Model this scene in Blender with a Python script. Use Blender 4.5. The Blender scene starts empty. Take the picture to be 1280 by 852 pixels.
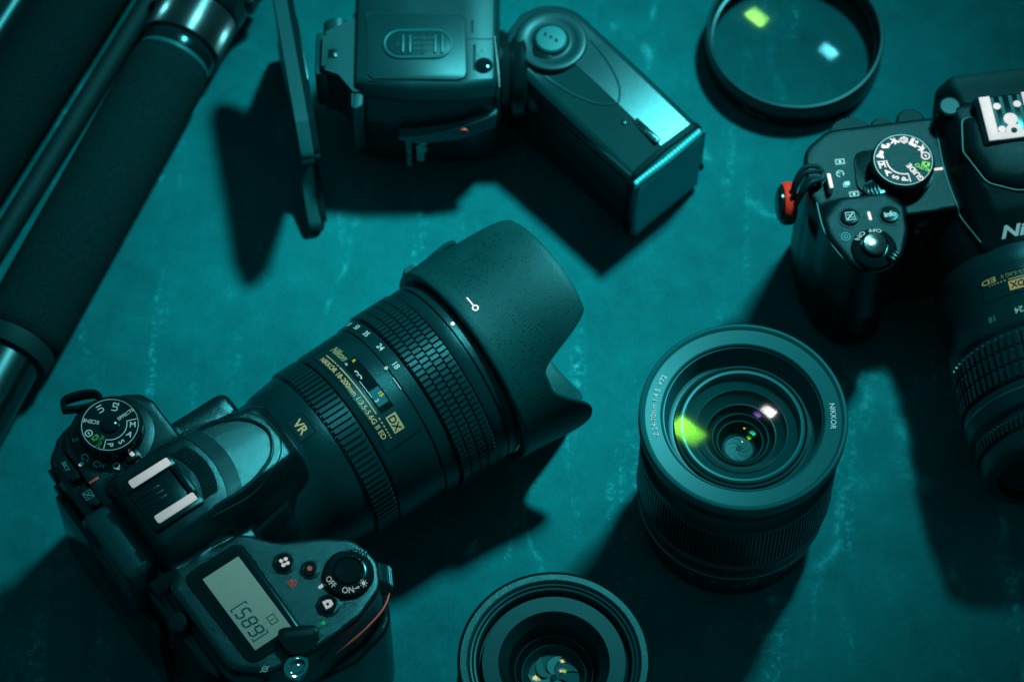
import bpy, bmesh, math, random
from mathutils import Vector, Matrix
from mathutils.bvhtree import BVHTree
random.seed(7)
S = 0.001
PI = math.pi
scn = bpy.context.scene
C = bpy.data.collections.new('place'); scn.collection.children.link(C)

# ------------------------------------------------------------------ camera
TH = math.radians(28.0); CZ = 1.146
D0 = CZ / math.cos(TH)
cam_d = bpy.data.cameras.new('camera'); cam = bpy.data.objects.new('camera', cam_d); C.objects.link(cam)
cam_d.sensor_width = 36.0; cam_d.lens = 4000 / 1280 * 36.0
cam.location = (0, -D0 * math.sin(TH), CZ); cam.rotation_euler = (TH, 0, 0)
cam_d.clip_start = 0.05; cam_d.clip_end = 20
cam_d.dof.use_dof = True; cam_d.dof.focus_distance = 1.175; cam_d.dof.aperture_fstop = 11.0
scn.camera = cam

# ------------------------------------------------------------------ light
w = bpy.data.worlds.new('World'); scn.world = w; w.use_nodes = True
wn = w.node_tree
bg = wn.nodes['Background']; bg.inputs['Color'].default_value = (0.02, 0.92, 1.0, 1); bg.inputs['Strength'].default_value = 0.105
ld = bpy.data.lights.new('softbox', 'AREA'); ld.shape = 'RECTANGLE'; ld.size = 0.150; ld.size_y = 0.112
ld.energy = 0.56; ld.spread = math.radians(22); ld.color = (1.0, 0.985, 0.97)
lo = bpy.data.objects.new('softbox', ld); C.objects.link(lo)
lo.location = (0.45, 0.57, 1.24)
lo.rotation_euler = (Vector((-0.02, 0.035, 0.0)) - lo.location).to_track_quat('-Z', 'Y').to_euler()
scn.render.engine = 'CYCLES'
scn.view_settings.view_transform = 'Standard'; scn.view_settings.look = 'None'
scn.view_settings.exposure = 0.0; scn.view_settings.gamma = 1.0
scn.cycles.max_bounces = 8; scn.cycles.transparent_max_bounces = 16

# ------------------------------------------------------------------ materials
def s2l(r, g, b):
    f = lambda c: (c / 255 / 12.92) if c / 255 <= 0.04045 else ((c / 255 + 0.055) / 1.055) ** 2.4
    return (f(r), f(g), f(b))
MATS = {}
TEAL = (0.07, 0.90, 1.0)
def mat(name, col, rough=0.45, metal=0.0, spec=0.5, tint=TEAL, bump=0.0, bscale=1500, vary=0.0, vscale=200, speck=0.0, coat=0.0, aniso=None):
    m = bpy.data.materials.new(name); m.use_nodes = True; nt = m.node_tree
    b = nt.nodes['Principled BSDF']
    b.inputs['Base Color'].default_value = (*col, 1); b.inputs['Roughness'].default_value = rough
    b.inputs['Metallic'].default_value = metal; b.inputs['Specular IOR Level'].default_value = spec
    b.inputs['Specular Tint'].default_value = (*tint, 1)
    b.inputs['Coat Weight'].default_value = coat; b.inputs['Coat Roughness'].default_value = 0.15
    tc = nt.nodes.new('ShaderNodeTexCoord')
    if bump:
        n = nt.nodes.new('ShaderNodeTexNoise'); n.inputs['Scale'].default_value = bscale; n.inputs['Detail'].default_value = 3
        nt.links.new(tc.outputs['Object'], n.inputs['Vector'])
        bp = nt.nodes.new('ShaderNodeBump'); bp.inputs['Strength'].default_value = bump; bp.inputs['Distance'].default_value = 0.0003
        nt.links.new(n.outputs['Fac'], bp.inputs['Height']); nt.links.new(bp.outputs['Normal'], b.inputs['Normal'])
    if vary or speck:
        n = nt.nodes.new('ShaderNodeTexNoise'); n.inputs['Scale'].default_value = vscale; n.inputs['Detail'].default_value = 6
        nt.links.new(tc.outputs['Object'], n.inputs['Vector'])
        r = nt.nodes.new('ShaderNodeValToRGB')
        r.color_ramp.elements[0].position = 0.3; r.color_ramp.elements[0].color = (*[c * (1 - vary) for c in col], 1)
        r.color_ramp.elements[1].position = 0.72; r.color_ramp.elements[1].color = (*[c * (1 + vary) for c in col], 1)
        nt.links.new(n.outputs['Fac'], r.inputs['Fac'])
        out = r.outputs['Color']
        if speck:   # scattered small dark pits
            v = nt.nodes.new('ShaderNodeTexVoronoi'); v.inputs['Scale'].default_value = 780
            nt.links.new(tc.outputs['Object'], v.inputs['Vector'])
            lt = nt.nodes.new('ShaderNodeMath'); lt.operation = 'LESS_THAN'; lt.inputs[1].default_value = 0.27
            nt.links.new(v.outputs['Distance'], lt.inputs[0])
            sp = nt.nodes.new('ShaderNodeSeparateColor'); nt.links.new(v.outputs['Color'], sp.inputs[0])
            gt = nt.nodes.new('ShaderNodeMath'); gt.operation = 'LESS_THAN'; gt.inputs[1].default_value = speck
            pn = nt.nodes.new('ShaderNodeTexNoise'); pn.inputs['Scale'].default_value = 45; pn.inputs['Detail'].default_value = 3
            nt.links.new(tc.outputs['Object'], pn.inputs['Vector'])
            pm = nt.nodes.new('ShaderNodeMapRange'); pm.inputs['From Min'].default_value = 0.35; pm.inputs['From Max'].default_value = 0.65; pm.inputs['To Min'].default_value = 0.02; pm.inputs['To Max'].default_value = speck * 1.6
            nt.links.new(pn.outputs['Fac'], pm.inputs['Value']); nt.links.new(pm.outputs[0], gt.inputs[1])
            nt.links.new(sp.outputs[0], gt.inputs[0])
            mu = nt.nodes.new('ShaderNodeMath'); mu.operation = 'MULTIPLY'
            nt.links.new(lt.outputs[0], mu.inputs[0]); nt.links.new(gt.outputs[0], mu.inputs[1])
            mx = nt.nodes.new('ShaderNodeMix'); mx.data_type = 'RGBA'
            nt.links.new(mu.outputs[0], mx.inputs[0]); nt.links.new(out, mx.inputs[6]); mx.inputs[7].default_value = (*[c * 0.12 for c in col], 1)
            out = mx.outputs[2]
        nt.links.new(out, b.inputs['Base Color'])
    MATS[name] = m
    return m
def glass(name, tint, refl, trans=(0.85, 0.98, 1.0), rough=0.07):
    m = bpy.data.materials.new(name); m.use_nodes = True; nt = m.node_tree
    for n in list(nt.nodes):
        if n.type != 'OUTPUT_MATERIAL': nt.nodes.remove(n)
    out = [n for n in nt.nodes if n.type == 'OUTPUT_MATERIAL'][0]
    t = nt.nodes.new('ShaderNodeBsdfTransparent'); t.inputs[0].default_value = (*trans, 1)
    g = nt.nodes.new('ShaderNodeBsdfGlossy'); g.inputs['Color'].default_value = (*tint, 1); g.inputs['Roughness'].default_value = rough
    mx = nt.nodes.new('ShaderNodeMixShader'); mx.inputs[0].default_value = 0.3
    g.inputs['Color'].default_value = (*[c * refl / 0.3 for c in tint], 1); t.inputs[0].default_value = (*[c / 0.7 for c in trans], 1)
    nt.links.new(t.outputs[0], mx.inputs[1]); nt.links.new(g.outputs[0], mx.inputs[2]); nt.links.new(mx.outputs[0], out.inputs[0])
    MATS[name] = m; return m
def table_mat():
    m = bpy.data.materials.new('teal_slate'); m.use_nodes = True; nt = m.node_tree; b = nt.nodes['Principled BSDF']
    L = nt.links.new
    tc = nt.nodes.new('ShaderNodeTexCoord')
    def noise(scale, det=5, rough=0.6, vec=None, dist=0.0):
        n = nt.nodes.new('ShaderNodeTexNoise'); n.inputs['Scale'].default_value = scale; n.inputs['Detail'].default_value = det
        n.inputs['Roughness'].default_value = rough; n.inputs['Distortion'].default_value = dist
        L(vec or tc.outputs['Object'], n.inputs['Vector']); return n.outputs['Fac']
    def ramp(fac, p0, p1, v0=0.0, v1=1.0):
        r = nt.nodes.new('ShaderNodeMapRange'); r.inputs['From Min'].default_value = p0; r.inputs['From Max'].default_value = p1
        r.inputs['To Min'].default_value = v0; r.inputs['To Max'].default_value = v1; L(fac, r.inputs['Value']); return r.outputs[0]
    def math_(op, a, c):
        n = nt.nodes.new('ShaderNodeMath'); n.operation = op
        for i, q in enumerate((a, c)):
            if isinstance(q, (int, float)): n.inputs[i].default_value = q
            else: L(q, n.inputs[i])
        return n.outputs[0]
    big = ramp(noise(9, 4), 0.3, 0.7)
    mid = ramp(noise(60, 6, 0.7), 0.35, 0.75)
    fine = ramp(noise(900, 3, 0.7), 0.35, 0.8)
    # chalky streaks: long stretched noise broken up by fine grain
    mp = nt.nodes.new('ShaderNodeMapping'); mp.inputs['Scale'].default_value = (1.0, 0.16, 1.0); mp.inputs['Rotation'].default_value = (0, 0, 0.1)
    L(tc.outputs['Object'], mp.inputs['Vector'])
    st = ramp(noise(62, 4, 0.6, mp.outputs[0], 0.7), 0.56, 0.76)
    brk = ramp(noise(330, 5, 0.75), 0.46, 0.64)
    streak = math_('MULTIPLY', st, brk)
    # long thin scratches: edges of large voronoi cells
    v = nt.nodes.new('ShaderNodeTexVoronoi'); v.feature = 'DISTANCE_TO_EDGE'; v.inputs['Scale'].default_value = 9.0
    mp2 = nt.nodes.new('ShaderNodeMapping'); mp2.inputs['Scale'].default_value = (1.0, 0.55, 1.0); mp2.inputs['Location'].default_value = (0.33, 0.1, 0)
    L(tc.outputs['Object'], mp2.inputs['Vector'])
    wob = nt.nodes.new('ShaderNodeTexNoise'); wob.inputs['Scale'].default_value = 25; L(tc.outputs['Object'], wob.inputs['Vector'])
    va = nt.nodes.new('ShaderNodeVectorMath'); va.operation = 'MULTIPLY_ADD'; va.inputs[1].default_value = (0.03, 0.03, 0); L(wob.outputs['Color'], va.inputs[0]); L(mp2.outputs[0], va.inputs[2])
    L(va.outputs[0], v.inputs['Vector'])
    sc = math_('MULTIPLY', ramp(v.outputs['Distance'], 0.0, 0.022, 1.0, 0.0), ramp(noise(45, 4, 0.7), 0.48, 0.66))
    f = math_('ADD', math_('MULTIPLY', big, 0.34), math_('MULTIPLY', mid, 0.30))
    f = math_('ADD', f, math_('MULTIPLY', fine, 0.20))
    f = math_('ADD', f, math_('MULTIPLY', streak, 0.85))
    f = math_('ADD', f, math_('MULTIPLY', sc, 0.5))
    r = nt.nodes.new('ShaderNodeValToRGB'); L(f, r.inputs['Fac'])
    r.color_ramp.elements[0].position = 0.0; r.color_ramp.elements[0].color = (0.0002, 0.058, 0.070, 1)
    r.color_ramp.elements[1].position = 1.0; r.color_ramp.elements[1].color = (0.010, 0.36, 0.40, 1)
    e = r.color_ramp.elements.new(0.52); e.color = (0.0002, 0.140, 0.160, 1)
    L(r.outputs['Color'], b.inputs['Base Color'])
    b.inputs['Roughness'].default_value = 0.62; b.inputs['Specular IOR Level'].default_value = 0.25
    b.inputs['Specular Tint'].default_value = (0.0, 0.9, 1, 1)
    bp = nt.nodes.new('ShaderNodeBump'); bp.inputs['Strength'].default_value = 0.25; bp.inputs['Distance'].default_value = 0.0004
    L(math_('ADD', fine, math_('MULTIPLY', streak, 1.5)), bp.inputs['Height']); L(bp.outputs['Normal'], b.inputs['Normal'])
    return m
M = MATS
M['table'] = table_mat()
mat('black', (0.0004, 0.010, 0.012), 0.24, spec=0.5, bump=0.2, bscale=2600, vary=0.15, vscale=90)
mat('body_matt', (0.0004, 0.009, 0.011), 0.28, spec=0.20, bump=0.4, bscale=3300, vary=0.2, vscale=60)
mat('black_grain', (0.0004, 0.009, 0.011), 0.21, spec=1.0, bump=0.32, bscale=4200, vary=0.2, vscale=60)
mat('black_smooth', (0.0004, 0.012, 0.014), 0.20)
mat('black_gloss', (0.0005, 0.010, 0.012), 0.10)
mat('barrel', (0.0005, 0.024, 0.028), 0.31, spec=0.75, bump=0.3, bscale=3600, vary=0.15, vscale=120)
mat('rubber', (0.0005, 0.026, 0.031), 0.31, spec=1.0, bump=0.15, bscale=2500)
mat('rubber_dull', (0.0003, 0.014, 0.016), 0.7, bump=0.3, bscale=1500)
mat('hood', (0.0005, 0.046, 0.050), 0.46, bump=0.45, bscale=3600, vary=0.2, vscale=60, speck=0.5)
mat('foam', (0.0005, 0.020, 0.023), 0.95, spec=0.15, bump=0.8, bscale=1500, vary=0.45, vscale=1300)
mat('dark_pit', (0.0003, 0.006, 0.008), 0.6)
mat('steel', (0.06, 0.30, 0.32), 0.34, metal=1.0, tint=(1, 1, 1), bump=0.1, bscale=800)
mat('chrome', (0.5, 0.72, 0.72), 0.12, metal=1.0, tint=(1, 1, 1))
mat('satin_ring', (0.002, 0.110, 0.122), 0.42, bump=0.10, bscale=2600, spec=0.6)
mat('inner_ring', (0.001, 0.050, 0.056), 0.33)
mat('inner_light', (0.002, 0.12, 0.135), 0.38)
mat('inner_dark', (0.0004, 0.008, 0.010), 0.45)
mat('plate_teal', (0.001, 0.050, 0.057), 0.40, bump=0.06, bscale=2500)
mat('head_panel', (0.0006, 0.030, 0.034), 0.24, spec=0.42, bump=0.1, bscale=2500, vary=0.12, vscale=60)
mat('flash_top', (0.0006, 0.030, 0.035), 0.36, spec=0.32, bump=0.12, bscale=2500, vary=0.12, vscale=60)
mat('white_paint', (0.93, 0.92, 0.93), 0.5, tint=(1, 1, 1), vary=0.04, vscale=400)
mat('print_teal', (0.32, 0.72, 0.73), 0.5)
mat('print_bright', (0.5, 0.85, 0.85), 0.5)
mat('print_dim', (0.03, 0.26, 0.27), 0.5)
mat('print_gold', (0.42, 0.50, 0.22), 0.45)
mat('gold_dim', (0.16, 0.30, 0.14), 0.45)
mat('dx_gold', (0.30, 0.42, 0.21), 0.4)
mat('dx_gold_bright', (0.62, 0.55, 0.22), 0.4)
mat('yellow', (0.50, 0.62, 0.05), 0.5)
mat('green_dim', (0.03, 0.28, 0.05), 0.5)
mat('green_bright', (0.10, 0.75, 0.03), 0.5, tint=(1, 1, 1))
mat('green_dot', (0.01, 0.55, 0.17), 0.5)
mat('red_ink', (0.36, 0.075, 0.05), 0.5)
mat('red_trim', (0.45, 0.12, 0.09), 0.35, tint=(1, .7, .6))
mat('red_plastic', (0.50, 0.034, 0.016), 0.4, tint=(1, .8, .7))
mat('lcd', (0.20, 0.42, 0.355), 0.40, vary=0.05, vscale=900)
mat('lcd_ink', (0.006, 0.062, 0.064), 0.5)
mat('diffuser', (0.03, 0.72, 0.76), 0.25, bump=0.15, bscale=900, spec=0.7)
mat('window_teal', (0.01, 0.16, 0.19), 0.15)
mat('cord', (0.0006, 0.018, 0.021), 0.5, bump=0.8, bscale=1800)
mat('blade_lit', (0.01, 0.17, 0.18), 0.4)  # lighter blade colour, painted to look lit
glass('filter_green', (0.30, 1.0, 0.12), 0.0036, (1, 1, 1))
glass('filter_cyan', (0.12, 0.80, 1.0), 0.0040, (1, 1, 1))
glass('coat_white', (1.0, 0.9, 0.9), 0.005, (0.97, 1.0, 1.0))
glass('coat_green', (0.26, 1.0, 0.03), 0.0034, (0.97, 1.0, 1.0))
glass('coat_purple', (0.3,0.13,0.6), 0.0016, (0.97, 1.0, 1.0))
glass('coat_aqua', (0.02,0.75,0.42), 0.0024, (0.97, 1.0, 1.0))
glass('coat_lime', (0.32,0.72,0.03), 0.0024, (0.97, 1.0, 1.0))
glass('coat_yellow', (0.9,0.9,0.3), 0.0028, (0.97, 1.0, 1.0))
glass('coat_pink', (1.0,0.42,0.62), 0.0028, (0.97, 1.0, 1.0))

# ------------------------------------------------------------------ mesh helpers (millimetres in, metres out)
def arc(cx, cy, r, a0, a1, n=8):
    return [(cx + r * math.cos(math.radians(a0 + (a1 - a0) * i / n)), cy + r * math.sin(math.radians(a0 + (a1 - a0) * i / n))) for i in range(n + 1)]
def circ(cx, cy, r, n=48, ry=None):
    ry = ry or r
    return [(cx + r * math.cos(2 * PI * i / n), cy + ry * math.sin(2 * PI * i / n)) for i in range(n)]
def rpoly(pts, n=6):
    out = []; k = len(pts)
    for i in range(k):
        x, y, r = pts[i]
        if r <= 0: out.append((x, y)); continue
        p = Vector((x, y)); a = Vector(pts[i - 1][:2]); b = Vector(pts[(i + 1) % k][:2])
        da = (a - p).normalized(); db = (b - p).normalized()
        ang = math.acos(max(-1, min(1, da.dot(db)))); t = min(r / math.tan(ang / 2), (a - p).length * .49, (b - p).length * .49)
        s, e = p + da * t, p + db * t
        for j in range(n + 1):
            u = j / n; q = s * (1 - u) ** 2 + p * 2 * u * (1 - u) + e * u ** 2
            out.append((q.x, q.y))
    return out
def ccw(pts):
    a = sum(pts[i - 1][0] * pts[i][1] - pts[i][0] * pts[i - 1][1] for i in range(len(pts)))
    return pts if a > 0 else pts[::-1]
def prism(bm, pts, z0, z1, bev=0.0, seg=3, T=None, top_only=True):
    pts = ccw(pts)
    b2 = bmesh.new()
    lo_ = [b2.verts.new((x, y, z0)) for x, y in pts]; hi = [b2.verts.new((x, y, z1)) for x, y in pts]
    n = len(pts); b2.faces.new(lo_[::-1]); ft = b2.faces.new(hi)
    for i in range(n): b2.faces.new((lo_[i], lo_[(i + 1) % n], hi[(i + 1) % n], hi[i]))
    if bev:
        ed = list(ft.edges) if top_only else [e for e in b2.edges if abs(e.verts[0].co.z - e.verts[1].co.z) < 1e-6]
        bmesh.ops.bevel(b2, geom=ed, offset=bev, segments=seg, affect='EDGES', profile=0.5)
    if T is not None: b2.transform(T)
    merge(bm, b2)
def merge(bm, b2):
    me = bpy.data.meshes.new('tmp'); b2.to_mesh(me); b2.free(); bm.from_mesh(me); bpy.data.meshes.remove(me)
def box(bm, x0, x1, y0, y1, z0, z1, bev=0.0, seg=2, T=None):
    b2 = bmesh.new(); bmesh.ops.create_cube(b2, size=1)
    b2.transform(Matrix.Translation(((x0 + x1) / 2, (y0 + y1) / 2, (z0 + z1) / 2)) @ Matrix.Diagonal((x1 - x0, y1 - y0, z1 - z0, 1)))
    if bev: bmesh.ops.bevel(b2, geom=list(b2.edges), offset=bev, segments=seg, affect='EDGES', profile=0.5)
    if T is not None: b2.transform(T)
    merge(bm, b2)
def lathe(bm, prof, seg=128, T=None, mod=None, cap=False):
    """prof: list of (r, z); mod(phi, i) -> radius offset"""
    b2 = bmesh.new(); rings = []
    for i, (r, z) in enumerate(prof):
        if r <= 1e-6: rings.append([b2.verts.new((0, 0, z))]); continue
        row = []
        for k in range(seg):
            a = 2 * PI * k / seg; rr = r + (mod(a, i) if mod else 0)
            row.append(b2.verts.new((rr * math.cos(a), rr * math.sin(a), z)))
        rings.append(row)
    for i in range(len(rings) - 1):
        A, B = rings[i], rings[i + 1]
        if len(A) == 1 and len(B) == 1: continue
        for k in range(seg):
            k2 = (k + 1) % seg
            if len(A) == 1: b2.faces.new((A[0], B[k2], B[k]))
            elif len(B) == 1: b2.faces.new((A[k], A[k2], B[0]))
            else: b2.faces.new((A[k], A[k2], B[k2], B[k]))
    if cap:
        for row in (rings[0], rings[-1]):
            if len(row) > 1: b2.faces.new(row)
    bmesh.ops.recalc_face_normals(b2, faces=list(b2.faces))
    if T is not None: b2.transform(T)
    merge(bm, b2)
def ball(bm, c, r, T=None, seg=24):
    b2 = bmesh.new(); bmesh.ops.create_uvsphere(b2, u_segments=seg, v_segments=seg // 2, radius=1)
    rr = r if isinstance(r, tuple) else (r, r, r)
    b2.transform(Matrix.Translation(c) @ Matrix.Diagonal((*rr, 1)))
    if T is not None: b2.transform(T)
    merge(bm, b2)
def tube(bm, pts, r, seg=10, closed=False, T=None):
    P = [Vector(p) for p in pts]; n = len(P); b2 = bmesh.new(); rows = []
    up = Vector((0, 0, 1)); prev = None
    for i in range(n):
        a = P[(i - 1) % n] if (closed or i) else P[0]; b = P[(i + 1) % n] if (closed or i < n - 1) else P[-1]
        d = (b - a).normalized()
        if prev is None:
            s = d.cross(up); s = s if s.length > .1 else d.cross(Vector((1, 0, 0)))
        else: s = prev - d * prev.dot(d)
        s.normalize(); prev = s; t = d.cross(s)
        ri = r[i] if isinstance(r, list) else r
        rows.append([b2.verts.new(P[i] + (s * math.cos(2 * PI * k / seg) + t * math.sin(2 * PI * k / seg)) * ri) for k in range(seg)])
    m = n if closed else n - 1
    for i in range(m):
        A, B = rows[i], rows[(i + 1) % n]
        for k in range(seg): b2.faces.new((A[k], A[(k + 1) % seg], B[(k + 1) % seg], B[k]))
    if not closed: b2.faces.new(rows[0][::-1]); b2.faces.new(rows[-1])
    bmesh.ops.recalc_face_normals(b2, faces=list(b2.faces))
    if T is not None: b2.transform(T)
    merge(bm, b2)
def smooth_path(pts, n=6):
    P = [Vector(p) for p in pts]; out = []
    for i in range(len(P) - 1):
        p0 = P[max(i - 1, 0)]; p1 = P[i]; p2 = P[i + 1]; p3 = P[min(i + 2, len(P) - 1)]
        for j in range(n):
            t = j / n
            out.append(0.5 * ((2 * p1) + (-p0 + p2) * t + (2 * p0 - 5 * p1 + 4 * p2 - p3) * t * t + (-p0 + 3 * p1 - 3 * p2 + p3) * t ** 3))
    out.append(P[-1]); return out
def loft(bm, rings, cap=True, T=None):
    b2 = bmesh.new(); R = [[b2.verts.new(p) for p in r] for r in rings]; n = len(rings[0])
    for i in range(len(R) - 1):
        for k in range(n): b2.faces.new((R[i][k], R[i][(k + 1) % n], R[i + 1][(k + 1) % n], R[i + 1][k]))
    if cap: b2.faces.new(R[0][::-1]); b2.faces.new(R[-1])
    bmesh.ops.recalc_face_normals(b2, faces=list(b2.faces))
    if T is not None: b2.transform(T)
    merge(bm, b2)
def link(name, me, m, parent=None, sharp=35):
    me.transform(Matrix.Diagonal((S, S, S, 1)))
    for p in me.polygons: p.use_smooth = True
    me.set_sharp_from_angle(angle=math.radians(sharp))
    o = bpy.data.objects.new(name, me); C.objects.link(o); me.materials.append(M[m] if isinstance(m, str) else m)
    if parent is not None: o.parent = parent
    return o
def obj(name, bm, m, parent=None, sharp=35):
    me = bpy.data.meshes.new(name); bm.to_mesh(me); bm.free()
    return link(name, me, m, parent, sharp)
def part(name, m, parent, fn, sharp=35):
    bm = bmesh.new(); fn(bm); return obj(name, bm, m, parent, sharp)
def remesh(bm, voxel=0.7, it=4):
    me = bpy.data.meshes.new('r'); bm.to_mesh(me); bm.free()
    o = bpy.data.objects.new('r', me); C.objects.link(o)
    md = o.modifiers.new('r', 'REMESH'); md.mode = 'VOXEL'; md.voxel_size = voxel; md.use_smooth_shade = True
    s = o.modifiers.new('s', 'SMOOTH'); s.factor = 0.5; s.iterations = it
    dg = bpy.context.evaluated_depsgraph_get()
    m2 = bpy.data.meshes.new_from_object(o.evaluated_get(dg))
    bpy.data.objects.remove(o); bpy.data.meshes.remove(me)
    bvh = BVHTree.FromPolygons([v.co.copy() for v in m2.vertices], [tuple(p.vertices) for p in m2.polygons])
    def zs(x, y):
        h = bvh.ray_cast(Vector((x, y, 300)), Vector((0, 0, -1)))
        return h[0].z if h[0] is not None else 0.0
    return m2, zs
def empty(name, label, cat, loc=(0, 0, 0), rz=0.0, group=None):
    o = bpy.data.objects.new(name, None); C.objects.link(o); o.empty_display_size = 0.02
    o.location = (loc[0] * S, loc[1] * S, loc[2] * S); o.rotation_euler = (0, 0, rz)
    o['label'] = label; o['category'] = cat
    if group: o['group'] = group
    return o

# ---- text
_tc = {}
def text2d(s, bold=0.0, shear=0.0, space=1.0):
    key = (s, bold, shear, space)
    if key in _tc: return _tc[key]
    cu = bpy.data.curves.new('t', 'FONT'); cu.body = s; cu.size = 1; cu.offset = bold; cu.shear = shear; cu.space_character = space
    cu.resolution_u = 4
    o = bpy.data.objects.new('t', cu); C.objects.link(o)
    dg = bpy.context.evaluated_depsgraph_get(); me = bpy.data.meshes.new_from_object(o.evaluated_get(dg))
    V = [(v.co.x, v.co.y) for v in me.vertices]; F = [tuple(p.vertices) for p in me.polygons]
    bpy.data.objects.remove(o); bpy.data.curves.remove(cu); bpy.data.meshes.remove(me)
    x0 = min(v[0] for v in V); x1 = max(v[0] for v in V)
    V = [(v[0] - (x0 + x1) / 2, v[1] - 0.365) for v in V]
    _tc[key] = (V, F, x1 - x0); return _tc[key]
def text(bm, s, h, fn, width=None, bold=0.012, shear=0.0, space=1.0, anchor='c'):
    """cap height h mm; fn maps local (x, y) mm -> 3-D mm"""
    V, F, wd = text2d(s, bold, shear, space); k = h / 0.73; kx = k if width is None else width / wd
    off = 0 if anchor == 'c' else (wd * kx / 2 if anchor == 'l' else -wd * kx / 2)
    vs = [bm.verts.new(fn(x * kx + off, y * k)) for x, y in V]
    for f in F:
        try: bm.faces.new([vs[i] for i in f])
        except ValueError: pass
def shape(bm, pts, fn):
    vs = [bm.verts.new(fn(x, y)) for x, y in pts]; bm.faces.new(vs)
def flat(cx, cy, z, deg=0.0):
    """map onto a horizontal plane; z may be a function"""
    c, s = math.cos(math.radians(deg)), math.sin(math.radians(deg))
    def f(x, y):
        X = cx + x * c - y * s; Y = cy + x * s + y * c
        return (X, Y, z(X, Y) + 0.12 if callable(z) else z)
    return f
def oncyl(r, y0, zc, phi0=0.0):
    """map onto a barrel whose axis is local Y: x runs round the barrel, y along it"""
    def f(x, y):
        rr = r(y0 + y) if callable(r) else r
        p = math.radians(phi0) + x / rr
        return (rr * math.sin(p), y0 + y, zc + rr * math.cos(p))
    return f
def ring_text(bm, s, h, R, deg, z, outward=True, cx=0, cy=0, bold=0.012, space=1.0, stretch=1.0, cw=True):
    """text following a circle seen from above, clockwise, tops outward"""
    V, F, wd = text2d(s, bold, 0, space); k = h / 0.73
    def f(x, y):
        a = math.radians(deg) - x * k * stretch / R
        return (cx + (R + y * k) * math.cos(a), cy + (R + y * k) * math.sin(a), z)
    vs = [bm.verts.new(f(x, y)) for x, y in V]
    for fc in F:
        try: bm.faces.new([vs[i] for i in fc])
        except ValueError: pass
AX = lambda zc: Matrix.Translation((0, 0, zc)) @ Matrix.Rotation(-PI / 2, 4, 'X')     # lathe z -> +Y

# ------------------------------------------------------------------ the table
bm = bmesh.new()
bmesh.ops.create_grid(bm, x_segments=2, y_segments=2, size=1100)
t = obj('table_top', bm, 'table'); t['kind'] = 'structure'

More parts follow.
